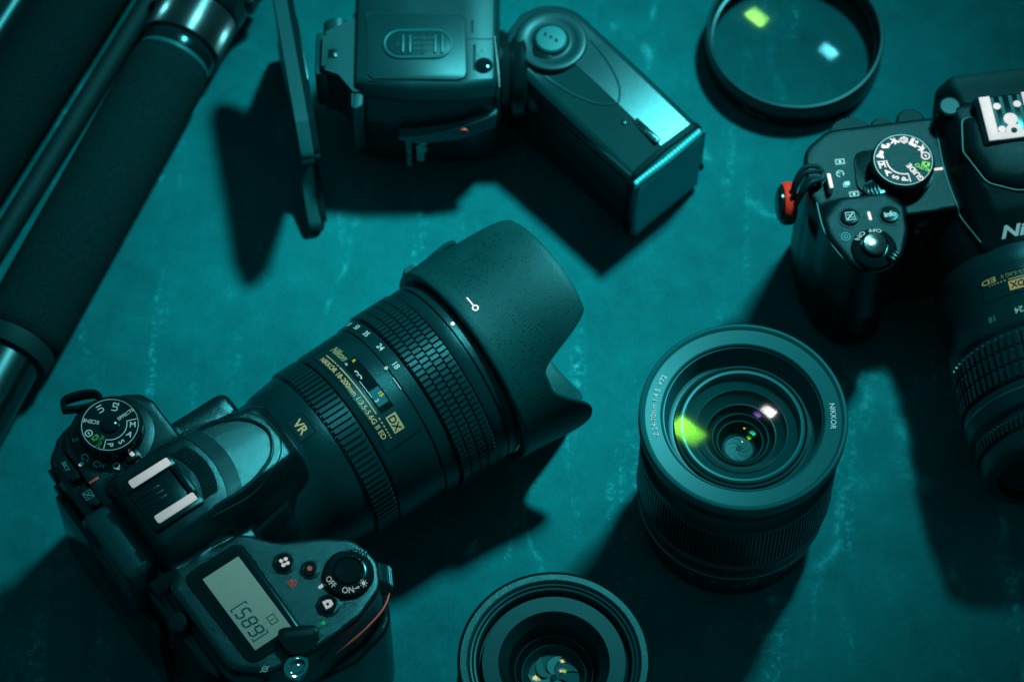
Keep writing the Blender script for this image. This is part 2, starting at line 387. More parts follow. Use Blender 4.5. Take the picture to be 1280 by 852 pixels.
# ------------------------------------------------------------------ shared camera bits
def knurl(n, depth):
    return lambda a, i: (depth if (a * n / (2 * PI)) % 1.0 < 0.55 else 0.0)
def glyph_icon(bm, kind, fn, s):
    """little pictograms of the mode dials, s = size"""
    P = lambda pts: shape(bm, [(x * s, y * s) for x, y in pts], fn)
    if kind == 'portrait':
        P(circ(0, .22, .26, 16)); P([(-.48, -.5), (.48, -.5), (.3, -.02), (-.3, -.02)])
    elif kind == 'land':
        P([(-.55, -.45), (.55, -.45), (.2, .45), (-.05, .02), (-.22, .25)])
    elif kind == 'child':
        P(circ(.1, .3, .22, 14)); P([(-.5, -.1), (.45, .15), (.3, -.15), (-.05, -.5), (-.3, -.5)])
    elif kind == 'run':
        P(circ(.25, .4, .16, 12)); P([(-.5, .1), (.1, .3), (.5, -.05), (.35, -.15), (.1, .05), (.25, -.5), (.08, -.5), (-.1, -.15), (-.5, -.4), (-.5, -.25), (-.2, .0)])
    elif kind == 'flower':
        for k in range(6): P(circ(.3 * math.cos(k * PI / 3), .3 * math.sin(k * PI / 3), .22, 10))
        P([(-.08, -.6), (.08, -.6), (.08, 0), (-.08, 0)])
    elif kind == 'night':
        P([(-.5, -.5), (.5, -.5), (.5, .5), (.1, .5), (.1, -.1), (-.5, -.1)]); P(circ(-.25, .25, .2, 12))
    elif kind == 'noflash':
        for a in range(0, 360, 15):
            c0, s0, c1, s1 = math.cos(math.radians(a)), math.sin(math.radians(a)), math.cos(math.radians(a + 15)), math.sin(math.radians(a + 15))
            P([(.44 * c0, .44 * s0), (.6 * c0, .6 * s0), (.6 * c1, .6 * s1), (.44 * c1, .44 * s1)])
        P([(.02, .35), (-.22, -.02), (-.02, -.02), (-.08, -.36), (.22, .06), (.02, .06)])
    elif kind == 'camera':
        P([(-.6, -.36), (-.2, -.36), (-.2, .36), (-.6, .36)]); P([(.2, -.36), (.6, -.36), (.6, .36), (.2, .36)])
        P([(-.2, .2), (.2, .2), (.2, .5), (-.2, .5)]); P([(-.2, -.36), (.2, -.36), (.2, -.18), (-.2, -.18)])
    elif kind == 'burst':
        P([(-.4, -.4), (.2, -.4), (.2, -.3), (-.3, -.3), (-.3, .2), (-.4, .2)])
        P([(-.2, -.2), (.5, -.2), (.5, .4), (-.2, .4)])
    elif kind == 'frame':
        for q in ([(-.6, -.4), (.6, -.4), (.6, -.28), (-.6, -.28)], [(-.6, .28), (.6, .28), (.6, .4), (-.6, .4)], [(-.6, -.28), (-.48, -.28), (-.48, .28), (-.6, .28)], [(.48, -.28), (.6, -.28), (.6, .28), (.48, .28)], [(-.16, -.2), (.16, -.2), (.16, .2), (-.16, .2)]): P(q)
    elif kind == 'timer':
        for a in range(-40, 260, 15):
            c0, s0, c1, s1 = math.cos(math.radians(a)), math.sin(math.radians(a)), math.cos(math.radians(a + 15)), math.sin(math.radians(a + 15))
            P([(.38 * c0, .38 * s0), (.52 * c0, .52 * s0), (.52 * c1, .52 * s1), (.38 * c1, .38 * s1)])
        P([(0, -.05), (.06, .02), (-.25, .3), (-.3, .24)])
    elif kind == 'expo':
        P([(-.5, -.5), (-.38, -.5), (.5, .38), (.5, .5), (.38, .5), (-.5, -.38)])
        P([(-.45, .15), (-.05, .15), (-.05, .27), (-.45, .27)]); P([(.08, -.3), (.45, -.3), (.45, -.18), (.08, -.18)])
        for q in ([(-.6, .56), (.6, .56), (.6, .66), (-.6, .66)], [(-.6, -.66), (.6, -.66), (.6, -.56), (-.6, -.56)], [(-.66, -.66), (-.58, -.66), (-.58, .66), (-.66, .66)], [(.58, -.66), (.66, -.66), (.66, .66), (.58, .66)]): P(q)
def arc_strip(bm, cx, cy, R, wd, a0, a1, z, n=40):
    for k in range(n):
        A = math.radians(a0 + (a1 - a0) * k / n); B = math.radians(a0 + (a1 - a0) * (k + 1) / n)
        f = lambda r, a: (cx + r * math.cos(a), cy + r * math.sin(a), z)
        bm.faces.new([bm.verts.new(p) for p in (f(R, A), f(R + wd, A), f(R + wd, B), f(R, B))])
def ribs_round(bm, n, r0, r1, y0, y1, zc, frac=0.55, off=0.0, taper=0.15, a0=0.0, a1=360.0):
    """raised bars along the barrel"""
    for k in range(n):
        c = math.radians(a0 + (a1 - a0) * (k + off) / n); hw = math.radians((a1 - a0) / n) * frac / 2
        P = []
        for (r, w_, ya, yb) in ((r0, hw, y0, y1), (r1, hw * .82, y0 + taper, y1 - taper)):
            for p, y in ((c - w_, ya), (c + w_, ya), (c + w_, yb), (c - w_, yb)):
                P.append(bm.verts.new((r * math.sin(p), y, zc + r * math.cos(p))))
        for f in ((4, 5, 6, 7), (0, 1, 5, 4), (1, 2, 6, 5), (2, 3, 7, 6), (3, 0, 4, 7)): bm.faces.new([P[i] for i in f])
def grid_ring(bm, fn, n=256, m=8, closed=True):
    """surface from fn(i/n, j/m) wrapping in i"""
    V = [[bm.verts.new(fn(i / n, j / m)) for j in range(m + 1)] for i in range(n)]
    for i in range(n):
        for j in range(m):
            A, B = V[i], V[(i + 1) % n]; bm.faces.new((A[j], B[j], B[j + 1], A[j + 1]))

# ================================================================== LEFT CAMERA
cl = empty('dslr_camera', 'black DSLR with a long hooded zoom and a pale counter screen reading 589', 'camera', (-125.9, -114.5, 0), math.radians(36 - 90))
bm = bmesh.new()
prism(bm, rpoly([(-50, -24, 12), (60, -22, 14), (76, -12, 12), (76, 12, 8), (60, 22, 4), (-54, 21, 7), (-55, -10, 12)]), 2, 76, 6)
prism(bm, rpoly([(-50, -17, 9), (70, -19, 8), (76, -8, 8), (76, 12, 8), (60, 22, 4), (-50, 21, 8), (-54, -4, 10)]), 4, 81, 4)
prism(bm, rpoly([(22, -17, 4), (66, -17, 8), (76, -6, 12), (78, 12, 14), (77, 32, 12), (72, 45, 10), (62, 50.5, 10), (50, 48, 10), (42, 38, 9), (35, 25, 12), (24, 16, 4)]), 50, 86, 5, 5)
prism(bm, rpoly([(40, -10, 4), (77, -8, 8), (80, 28, 14), (76, 46, 12), (62, 53, 10), (47, 46, 8)]), 2, 58, 5, 4)
# pentaprism hump with its lid
def hump_ring(y, wt, wb, zt, zb=70, n=7):
    P = [(-wb, y, zb), (-wb, y, 80)]
    for k in range(n + 1):
        a = PI / 2 * k / n; P.append((-wt - (wb - wt) * (1 - math.sin(a)) * 0.9 + 2.2 * 0, y, 83 + (zt - 83) * math.sin(a) ** 0.8 if k else 82))
    Q = [(-x, yy, z) for x, yy, z in P[::-1]]
    # slight crown on top
    mid = [(-wt * .5, y, zt + .6), (0, y, zt + .9), (wt * .5, y, zt + .6)]
    return P + mid + Q
loft(bm, [hump_ring(*a) for a in ((-14, 15, 22, 93), (-11, 16, 23, 97.4), (0, 16.5, 23.5, 98.2), (10, 16.5, 23.5, 98.6), (18, 15.8, 23, 98.4), (28, 14.8, 21.8, 97.0), (38, 13.6, 20, 95.5), (47, 12.2, 18.2, 94.0), (50.8, 10.8, 16.8, 91.0), (51.8, 9.5, 16, 87))])
loft(bm, [[(x, y, z) for x, z in ((-30 + k_, 30), (-31 + k_, 60), (-26 + k_, 78), (26 - k_, 78), (31 - k_, 60), (30 - k_, 30))] for y, k_ in ((15, 0), (38, 4), (47, 10))])
box(bm, -35, -22, 18, 47, 40, 74, 4, 3)           # lens release housing
lathe(bm, [(0, 14), (34, 14), (34, 36), (33, 39), (0, 39)], 96, AX(48.5))
me, zL = remesh(bm, 0.65, 30)
body = link('body', me, 'black_grain', cl, 60)
# popup lid ridge: raised curved line following the hump
def drape(pts, z, dz): return [(x, y, z(x, y) + dz) for x, y in pts]
ridge = smooth_path([(-15.5, 12, 0), (-15.2, 24, 0), (-12.5, 34, 0), (-8, 41.5, 0), (0, 45, 0), (8, 41.5, 0), (12.5, 34, 0), (15.2, 24, 0), (15.5, 12, 0)], 8)
def f(b):
    tube(b, drape([(p.x, p.y) for p in ridge], zL, 0.15), 0.75, 8)
part('flash_lid_ridge', 'black_grain', cl, f)
def f(b):
    g = smooth_path([(-17.5, 9, 0), (-17.2, 25, 0), (-14.5, 36, 0), (-9.5, 44.4, 0), (0, 48, 0), (9.5, 44.4, 0), (14.5, 36, 0), (17.2, 25, 0), (17.5, 9, 0)], 8)
    tube(b, drape([(p.x, p.y) for p in g], zL, 0.0), 0.28, 6)
part('lid_seam', 'dark_pit', cl, f)
# curved speaker plate ahead of the shoe
def sector(w0, y0, y1, bow, n=16, z=None, dz=0.3, b=None):
    V = [[b.verts.new((x, y + bow * (1 - (x / w0) ** 2), zz)) for (x, y, zz) in [(-w0 + 2 * w0 * i / n, y0 + (y1 - y0) * j / 5, 0) for j in range(6)]] for i in range(n + 1)]
    for i in range(n + 1):
        for v in V[i]: v.co.z = z(v.co.x, v.co.y) + dz
    for i in range(n):
        for j in range(5): b.faces.new((V[i][j], V[i + 1][j], V[i + 1][j + 1], V[i][j + 1]))
pl = part('speaker_plate', 'black_smooth', cl, lambda b: sector(11.0, 10.2, 16.2, 3.0, z=zL, dz=0.45, b=b))
def f(b):
    for sx in (-6.5, 6.5):
        for (dx, dy) in ((0, 0), (1.5, .4), (-1.5, -.2), (.5, 1.6), (-1, 1.4), (.9, -1.5), (-.7, -1.4), (2.3, 1.7), (2.5, -1), (0, 2.9)):
            x, y = sx + dx, 15 + dy; shape(b, circ(0, 0, .36, 10), flat(x, y, zL(x, y) + .62))
part('mic_hole', 'dark_pit', pl, f)
def f(b): sector(15.2, 17.8, 24.0, 3.5, z=zL, dz=0.35, b=b)
part('lid_band', 'flash_top', cl, f)
# hot shoe
def f(b):
    box(b, -12, 12, -11, 9.6, 96.6, 99.4, 0.8); 
    box(b, -12, -6.6, -11, 9.6, 99.4, 100.3, 0.3); box(b, 6.6, 12, -11, 9.6, 99.4, 100.3, 0.3)
    box(b, -6.6, 6.6, 7.2, 9.6, 99.4, 100.6, 0.3)
    for x in (-3.6, -1.2, 1.2): box(b, x, x + .8, -9.5, 0.2, 99.2, 99.75, 0.15)
hs = part('hot_shoe', 'black', cl, f)
for sx in (-1, 1):
    part('shoe_rail', 'white_paint', hs, lambda b: prism(b, rpoly([(sx * 8.6 - 1.75, -8.6, .7), (sx * 8.6 + 1.75, -8.6, .7), (sx * 8.6 + 1.75, 8.2, .7), (sx * 8.6 - 1.75, 8.2, .7)]), 100.2, 101.0, .15))
# drive ring + mode dial
DX_, DY_ = -39.3, 0.8
TD = Matrix.Translation((DX_, DY_, 0))
def f(b): lathe(b, [(0, 76), (16.2, 76), (16.2, 80.6), (15.6, 81.3), (11.4, 82.2), (0, 82.2)], 96, TD)
dr = part('drive_ring', 'black', cl, f)
def dialtxt(b, items, cx, cy, z, R, h, rot, inward=False, bold=0.02):
    for s, a, rr, hh in items:
        an = math.radians(a + rot); base = a + rot + (180 if inward else 0)
        fn = flat(cx + rr * math.cos(an), cy + rr * math.sin(an), z, base)
        if s.startswith('@'): glyph_icon(b, s[1:], fn, hh)
        else: text(b, s, hh, fn, bold=bold)
# world angle a -> local angle: local = world + 54
def f(b):
    for s, a, hh in (('S', -176, 2.4), ('Cʟ', -133, 0), ('C', -143, 2.6), ('L', -133.5, 1.8), ('C', -120, 2.6), ('H', -110, 1.8), ('Q', -88, 2.6)):
        if hh:
            an = math.radians(a + 54 + 8); text(b, s, hh, flat(DX_ + 13.6 * math.cos(an), DY_ + 13.6 * math.sin(an), 82.05, a + 54 + 98), bold=.015)
    for k in range(9):
        an = math.radians(-60 + 62 + k * 40); x, y = DX_ + 13.9 * math.cos(math.radians(-8)), DY_ + 13.9 * math.sin(math.radians(-8))
        shape(b, circ(0, 0, .22, 6), flat(x + 1.2 * math.cos(an), y + 1.2 * math.sin(an), 82.05))
part('drive_marking', 'print_teal', dr, f)
def f(b):
    lathe(b, [(0, 82.3), (11.9, 82.3), (11.9, 83.2), (11.5, 83.6), (11.5, 88.2), (11.1, 88.9), (0, 88.9)], 288, TD, lambda a, i: (0.45 if (a * 48 / 2 / PI) % 1 < .5 else 0) * (1 if 2 <= i <= 4 else 0))
md = part('mode_dial', 'black_smooth', cl, f)
def f(b):
    lathe(b, [(3.4, 88.9), (3.3, 89.9), (2.6, 90.4), (0, 90.6)], 40, TD)
    lathe(b, [(10.6, 88.95), (10.7, 89.3), (11.2, 89.1)], 128, TD)
part('lock_button', 'black_gloss', md, f)
DI = [('U2', 79, 7.6, 2.3), ('U1', 122, 7.6, 2.3), ('SCENE', 170, 7.3, 1.6), ('@noflash', -155, 8.4, 2.5), ('EFFECTS', 38, 7.0, 1.35), ('M', 1, 8.4, 2.3), ('A', -27, 8.4, 2.3), ('S', -56, 8.4, 2.3), ('P', -85, 8.4, 2.3)]
def f(b):
    dialtxt(b, DI, DX_, DY_, 89.0, 10, 2, 54, bold=.012)
    arc_strip(b, DX_, DY_, 6.1, .3, -100 + 54, 14 + 54, 89.0)
    for a in (14, -100):
        an = math.radians(a + 54); c, s_ = math.cos(an), math.sin(an)
        b.faces.new([b.verts.new((DX_ + r * c - q * s_, DY_ + r * s_ + q * c, 89.0)) for r, q in ((6.1, -.15), (10, -.15), (10, .15), (6.1, .15))])
    arc_strip(b, DX_, DY_, 10.35, .22, 0, 360, 89.0, 90)
part('dial_marking', 'print_teal', md, f)
part('auto_marking', 'green_dim', md, lambda b: dialtxt(b, [('AUTO', -114, 7.8, 1.5), ('@camera', -134, 7.4, 2.4)], DX_, DY_, 89.02, 10, 2, 54))
def f(b):
    prism(b, rpoly([(-1.2, -.75, .5), (1.2, -.75, .5), (1.2, .75, .5), (-1.2, .75, .5)]), 84.2, 84.7, .1, T=Matrix.Translation((-26.6, 1.6, 0)) @ Matrix.Rotation(math.radians(8), 4, 'Z'))
    shape(b, circ(0, 0, .8, 14, 1.1), flat(-35.4, -15.2, 81.6))
def f0(b): box(b, -29.2, -24.3, -1.4, 4.4, 79, 84.2, .8)
ib = part('index_post', 'black', cl, f0)
part('index_mark', 'white_paint', ib, f)
def f(b): text(b, '1...9', 1.2, flat(-23.5, 4.5, 84.35, 30), bold=.01)
part('index_mark', 'print_teal', ib, f)
part('release_tick', 'red_ink', cl, lambda b: box(b, -27.6, -26.6, -17.0, -13.0, 80.9, 81.6, .1))
# strap loop, left end
def f(b):
    for k in range(3):
        T = Matrix.Translation((-57.0, -1.5, 80 + k * 1.7)) @ Matrix.Rotation(math.radians(68), 4, 'Z') @ Matrix.Rotation(math.radians(12 * k - 6), 4, 'X')
        tube(b, [T @ Vector(p) for p in smooth_path([(-7, -1.8, 0), (-6, 1.8, 0), (0, 2.8, 0), (6, 1.8, 0), (7, -1.8, 0), (0, -2.6, 0), (-7, -1.8, 0)], 5)][:-1], 0.95, 8, closed=True)
part('strap_ring', 'black_gloss', cl, f)
# back-left buttons
def f_btn(x, z, r):
    def f(b):
        lathe(b, [(0, 0), (r, 0), (r, 1.3), (r - .5, 1.8), (0, 1.9)], 28, Matrix.Translation((x, -23.2, z)) @ Matrix.Rotation(PI / 2, 4, 'X'))
    return f
for k in range(5):
    part('rear_button', 'black_smooth', cl, f_btn(-43 + k * 1.2, 69 - k * 11.5, 3.3), 40)
def f(b):
    prism(b, rpoly([(-45, -23, 2), (-33, -22, 2), (-31, -17.5, 2), (-44, -18, 2)]), 76, 80.3, 1.2)
pb = part('bracket_button', 'black_smooth', cl, f)
part('button_marking', 'print_dim', pb, lambda b: text(b, 'BKT', 1.7, flat(-38.5, -20.2, 80.5, -8)))
def f(b): prism(b, rpoly([(-29.5, -22, 2), (-19, -21, 2), (-18, -17, 2), (-28, -17.5, 2)]), 76, 79.8, 1.2)
pb = part('flash_button', 'black_smooth', cl, f)
part('button_marking', 'print_dim', pb, lambda b: glyph_icon(b, 'expo', flat(-24, -19.6, 80.0, 0), 2.6))
# viewfinder eyecup
def f(b):
    out = rpoly([(-16.5, 60, 4), (18.5, 60, 4), (19.5, 80, 6), (15.5, 88, 4), (-13.5, 88, 4), (-17, 80, 6)], 5); inn = rpoly([(-11, 66, 3), (11, 66, 3), (11, 82, 3), (-11, 82, 3)], 5)
    T = Matrix(((1, 0, 0, 0), (0, 0, 1, 0), (0, 1, 0, 0), (0, 0, 0, 1)))
    n = len(out); sc = lambda P, k: [(x * k, 76 + (z - 76) * k) for x, z in P]
    rings = []
    for (k, y) in ((.9, -14), (.97, -17), (1.0, -19), (1.0, -25.4), (.96, -27.2), (.86, -27.8), (.62, -25.5), (.55, -23)):
        rings.append([(x, y, z) for x, z in sc(out, k)])
    loft(b, rings)
part('eyecup', 'rubber', cl, f, 50)
part('viewfinder_glass', 'black_gloss', cl, lambda b: box(b, -10, 10, -25, -24.4, 69, 82, .2))
# diopter and rear dial details
def f(b): lathe(b, [(3.2, -14), (3.2, -21), (2.6, -22), (0, -22)][::1], 48, Matrix.Translation((21.5, 0, 84)) @ Matrix.Rotation(PI / 2, 4, 'X') @ Matrix.Diagonal((1, 1, -1, 1)), lambda a, i: .25 * (1 if (a * 18 / 2 / PI) % 1 < .5 else 0))
part('diopter_knob', 'black', cl, lambda b: lathe(b, [(3.2, 12), (3.2, 21), (2.6, 22), (0, 22)], 72, Matrix.Translation((23.5, 0, 82.5)) @ Matrix.Rotation(PI / 2, 4, 'X'), lambda a, i: .25 * (1 if (a * 18 / 2 / PI) % 1 < .5 else 0)))
part('lock_lever', 'black_smooth', cl, lambda b: (lathe(b, [(4.0, 70), (4.0, 82.6), (3.2, 83.6), (0, 84)], 40, Matrix.Translation((38.5, -21, 0)))))
def f(b):
    for k in range(22): 
        a = k / 22; box(b, 58 + k * .72, 58.4 + k * .72, -24.5, -20.5, 66, 74, .1)
part('rear_dial', 'rubber_dull', cl, f)
def f(b): prism(b, rpoly([(-40, 10, 3), (30, 10, 3), (30, 62, 3), (-40, 62, 3)]), 0, 3.0, .8, T=Matrix.Translation((0, -24, 0)) @ Matrix.Rotation(PI / 2, 4, 'X'))
part('rear_screen', 'black_gloss', cl, f)
def f(b):
    for k in range(12): box(b, -8 + k * 2.2, -7.2 + k * 2.2, -24.8, -24.0, 66, 66.6)
part('rear_marking', 'print_teal', cl, lambda b: text(b, 'i', 2.4, lambda x, y: (37 + x, -24.8, 62 + y)))
# top information screen
zt = 86
def f(b):
    o = rpoly([(26.5, -10.5, 3), (69.5, -9.5, 3), (70, 13, 3), (27, 14, 3)]); prism(b, o, 84, 86.9, .9)
lc = part('info_screen', 'black_smooth', cl, f)
part('screen_bezel', 'black_gloss', lc, lambda b: prism(b, rpoly([(29, -8, 1), (67.5, -8, 1), (67.5, 12, 1), (29, 12, 1)]), 86.7, 87.15, .1))
part('screen_panel', 'lcd', lc, lambda b: prism(b, rpoly([(32, -5.5, .3), (66, -5.5, .3), (66, 10, .3), (32, 10, .3)]), 87.0, 87.35))
SEG = {'5': 'afgcd', '8': 'abcdefg', '9': 'abcdfg'}
def seg7(b, ch, x0, y0, wd, ht, z, th=.62):
    sl = .12
    def bar(xa, ya, xb, yb):
        d = Vector((xb - xa, yb - ya)).normalized(); n = Vector((-d.y, d.x)) * th / 2; e = d * th / 2
        pa, pb_ = Vector((xa, ya)), Vector((xb, yb))
        pts = [pa + e * .3, pa + e + n, pb_ - e + n, pb_ - e * .3, pb_ - e - n, pa + e - n]
        b.faces.new([b.verts.new((x0 + p.x + p.y * sl, y0 + p.y, z)) for p in pts][::-1])
    S7 = {'a': (0, ht, wd, ht), 'b': (wd, ht / 2, wd, ht), 'c': (wd, 0, wd, ht / 2), 'd': (0, 0, wd, 0), 'e': (0, 0, 0, ht / 2), 'f': (0, ht / 2, 0, ht), 'g': (0, ht / 2, wd, ht / 2)}
    for s in SEG[ch]: bar(*S7[s])
def f(b):
    z = 87.45
    for k, ch in enumerate('589'): seg7(b, ch, 50.0 + k * 4.2, -3.6, 2.6, 5.2, z, .72)
    for x, d in ((48.2, 1), (62.9, -1)):
        for q in ((x - .2, -4.2, x + .2, 2.4), (x, -4.2, x + 1.1 * d, -3.8), (x, 2.0, x + 1.1 * d, 2.4)):
            xa, xb = sorted((q[0], q[2])); b.faces.new([b.verts.new((X, Y, z)) for X, Y in ((xa, q[1]), (xb, q[1]), (xb, q[3]), (xa, q[3]))])
    o = [(58.0, 4.8), (61.4, 4.8), (61.4, 7.6), (58.0, 7.6)]
    for (xa, ya), (xb, yb) in zip(o, o[1:] + o[:1]):
        x0, x1 = sorted((xa, xb)); y0, y1 = sorted((ya, yb)); b.faces.new([b.verts.new((X, Y, z)) for X, Y in ((x0 - .15, y0 - .15), (x1 + .15, y0 - .15), (x1 + .15, y1 + .15), (x0 - .15, y1 + .15))])
    text(b, '1', 1.6, flat(59.8, 6.2, z + .02))
part('screen_digits', 'lcd_ink', lc, f)
# buttons on the grip
def button(parent, x, y, r, h, z=None, m='black_gloss', name='button', col=True):
    zb = zL(x, y)
    if col: part(name + '_collar', 'black', parent, lambda b: lathe(b, [(r + 1.5, zb - .6), (r + 1.3, zb + .35), (r + .5, zb + .45), (r + .3, zb - .3)], 40, Matrix.Translation((x, y, 0))))
    return part(name, m, parent, lambda b: lathe(b, [(r, zb - 1), (r, zb + h - .3), (r - .35, zb + h), (0, zb + h + .12)], 40, Matrix.Translation((x, y, 0)))), zb + h + .2
b1, z1 = button(cl, 43.7, 22.2, 3.0, 1.2)
def f(b):
    for (x, y, rx, ry) in ((-.9, .9, .75, .8), (.9, .9, .75, .8), (-.9, -.9, .8, .7), (.95, -.75, .8, .9)):
        shape(b, circ(x, y, rx, 16, ry), flat(43.7, 22.2, z1, -10))
part('button_marking', 'white_paint', b1, f)
b2_, z2 = button(cl, 51.3, 28.2, 2.3, 1.1, m='black_smooth')
def f(b): shape(b, circ(-.2, 0, .95, 16), flat(51.3, 28.2, z2))
part('record_dot', 'red_trim', b2_, f)
b3, z3 = button(cl, 66.5, 25.6, 3.1, 1.2)
def f(b):
    F_ = flat(66.5, 25.6, z3, -8)
    for q in ([(-1.7, -1.5), (1.6, -1.5), (1.6, -.6), (-1.7, -.6)], [(-1.7, -.6), (-.5, -.6), (-.5, .4), (-1.7, .4)], [(.5, -.6), (1.6, -.6), (1.6, .4), (.5, .4)], [(-1.7, .4), (1.6, .4), (.9, 1.8), (-1.0, 1.8)]): shape(b, q, F_)
part('button_marking', 'white_paint', b3, f)
part('green_dot', 'green_dot', cl, lambda b: shape(b, circ(0, 0, .85, 18), flat(71.2, 20.4, zL(71.2, 20.4) + .2)))
def f(b):
    prism(b, rpoly([(-1.5, -.65, .5), (1.5, -.65, .5), (1.5, .65, .5), (-1.5, .65, .5)]), 0, .3, .08, T=Matrix.Translation((59.0, 28.0, zL(59, 28))) @ Matrix.Rotation(math.radians(88), 4, 'Z'))
part('power_index', 'white_paint', cl, f)
def f(b):
    F_ = flat(51.7, 20.1, zL(51.7, 20.1) + .2, -6)
    for q in ([(-1.6, -1.4), (1.6, -1.4), (1.6, -.9), (-1.6, -.9)], [(-1.6, -.7), (1.6, -.7), (1.6, -.2), (-1.6, -.2)], [(-1.6, 0), (1.6, 0), (1.6, .9), (-1.6, .9)], [(-.9, 1.1), (.9, 1.1), (.9, 1.7), (-.9, 1.7)]): shape(b, q, F_)
part('metering_marking', 'red_ink', cl, f)
# power collar, shutter release
SX, SY = 61.0, 38.3
TS = Matrix.Translation((SX, SY, 0))
def f(b):
    lathe(b, [(0, 84), (9.4, 84), (9.2, 87.6), (8.6, 88.4), (6.3, 89.6), (5.6, 89.6), (5.4, 88.6), (0, 88.6)], 80, TS)
    for k in range(5): box(b, 5.6, 9.9, -2.7 + k * 1.25, -2.1 + k * 1.25, 87.3, 90.2, .2, T=TS @ Matrix.Rotation(math.radians(118), 4, 'Z'))
    box(b, 5.6, 9.3, -3.2, 3.2, 86, 89.3, .6, T=TS @ Matrix.Rotation(math.radians(118), 4, 'Z'))
pc = part('power_collar', 'black_smooth', cl, f)
part('shutter_button', 'black_gloss', pc, lambda b: lathe(b, [(5.0, 88.2), (5.0, 90.0), (4.5, 90.6), (3, 90.4), (0, 90.1)], 56, TS))
def f(b):
    for s, a, h in (('OFF', -91, 2.0), ('ON', -35, 2.0)):
        an = math.radians(a); zz = 89.0
        def F_(x, y, a=a): 
            A = math.radians(a) + x / 7.4; R = 7.4 - y; return (SX + R * math.cos(A), SY + R * math.sin(A), 88.4 + (9.2 - R) * .5 + .25)
        text(b, s, h, F_, bold=.015)
    def F2(x, y):
        A = math.radians(2) + x / 7.4; R = 7.4 - y; return (SX + R * math.cos(A), SY + R * math.sin(A), 88.4 + (9.2 - R) * .5 + .25)
    shape(b, [(-2.3, -.15), (-1.0, -.15), (-1.0, -.5), (-.4, 0), (-1.0, .5), (-1.0, .15), (-2.3, .15)], F2)
    shape(b, circ(1.6, 0, .7, 12), F2)
    for k in range(8):
        a = k * PI / 4; shape(b, [(1.6 + 1.0 * math.cos(a - .2), 1.0 * math.sin(a - .2)), (1.6 + 1.5 * math.cos(a), 1.5 * math.sin(a)), (1.6 + 1.0 * math.cos(a + .2), 1.0 * math.sin(a + .2))], F2)
part('power_marking', 'white_paint', pc, f)
def f(b): lathe(b, [(0, -3.5), (8, -3.5), (8, 3.5), (0, 3.5)], 160, Matrix.Translation((64, 45.0, 77.5)) @ Matrix.Rotation(math.radians(-30), 4, 'Z') @ Matrix.Rotation(PI / 2, 4, 'Y'), lambda a, i: .5 * (1 if (a * 36 / 2 / PI) % 1 < .5 else 0))
part('front_dial', 'rubber', cl, f)
def f(b):
    P = smooth_path([(62, 53.4, 74), (69, 50.6, 75), (75, 44, 76), (78.2, 34, 76.5), (79, 24, 75), (78.5, 14, 72)], 6); tube(b, P, .38, 8)
part('grip_trim', 'red_trim', cl, f)
# strap lug, right side
TLg = Matrix.Translation((72.2, 9.4, 0)) @ Matrix.Rotation(math.radians(60), 4, 'Z')
lug = part('strap_lug', 'black_smooth', cl, lambda b: prism(b, rpoly([(-7.6, 4.2, 2.5), (7.6, 4.2, 2.5), (7.2, -.4, 2), (4.0, -5.6, 2), (-4.0, -5.6, 2), (-7.2, -.4, 2)]), 88.2, 90.6, .7, T=TLg))
part('lug_slot', 'dark_pit', lug, lambda b: prism(b, rpoly([(-5.4, 2.6, 1), (5.4, 2.6, 1), (5.0, .2, 1), (-5.0, .2, 1)]), 90.5, 90.75, .05, T=TLg))
def f(b):
    for k in range(3):
        T = Matrix.Translation((79.5, 3.0, 83.5 + k * 1.4)) @ Matrix.Rotation(math.radians(15 * k - 30), 4, 'X') @ Matrix.Rotation(math.radians(25), 4, 'Y')
        tube(b, [T @ Vector((3.4 * math.cos(a * PI / 12), 4.2 * math.sin(a * PI / 12), 0)) for a in range(24)], .8, 8, closed=True)
    ball(b, (79.5, 3.0, 85), (2.7, 3.2, 2.6))
part('lug_ring', 'chrome', cl, f)
def f(b):
    F_ = flat(73.5, -6.5, zL(73.5, -6.5) + .2, 0); shape(b, [(-.15, -2), (.15, -2), (.15, 2), (-.15, 2)], F_)
    for k in range(20):
        a, c = 2 * PI * k / 20, 2 * PI * (k + 1) / 20
        shape(b, [(.8 * math.cos(a), .8 * math.sin(a)), (1.1 * math.cos(a), 1.1 * math.sin(a)), (1.1 * math.cos(c), 1.1 * math.sin(c)), (.8 * math.cos(c), .8 * math.sin(c))], F_)
part('plane_mark', 'print_teal', cl, f)
# ---- the zoom lens on the left camera
ZC = 48.5
def f(b):
    prof = [(30, 38), (32.2, 39), (32.4, 52), (33.4, 54), (34.9, 64.5), (34.9, 66), (33.5, 66.2), (33.5, 77.4), (35.6, 77.6), (36.3, 79), (36.8, 97.6), (36.5, 98), (37.2, 98.2), (37.6, 103.6), (36.0, 104), (36.0, 121), (37.6, 121.2), (38.1, 122.4), (38.3, 125.6), (37.4, 126), (37.4, 134), (30, 134)]
    lathe(b, prof, 192, AX(ZC))
zl = part('zoom_lens', 'barrel', cl, f)
def barrel_r(y):
    pr = [(32.4, 52), (33.4, 54), (34.9, 64.5), (35.6, 77.6), (36.3, 79), (36.8, 97.6), (37.2, 98.2), (37.6, 103.6), (38.3, 125.6)]
    for (r0, y0), (r1, y1) in zip(pr, pr[1:]):
        if y <= y1: return r0 + (r1 - r0) * max(0, (y - y0)) / (y1 - y0) + .12
    return 38.4
def f(b):
    lathe(b, [(34.6, 66.3), (34.9, 66.6), (34.9, 77.0), (34.6, 77.3)], 192, AX(ZC))
    ribs_round(b, 92, 34.8, 36.2, 66.7, 76.9, ZC, .62, 0, .5)
part('focus_ring', 'rubber', zl, f)
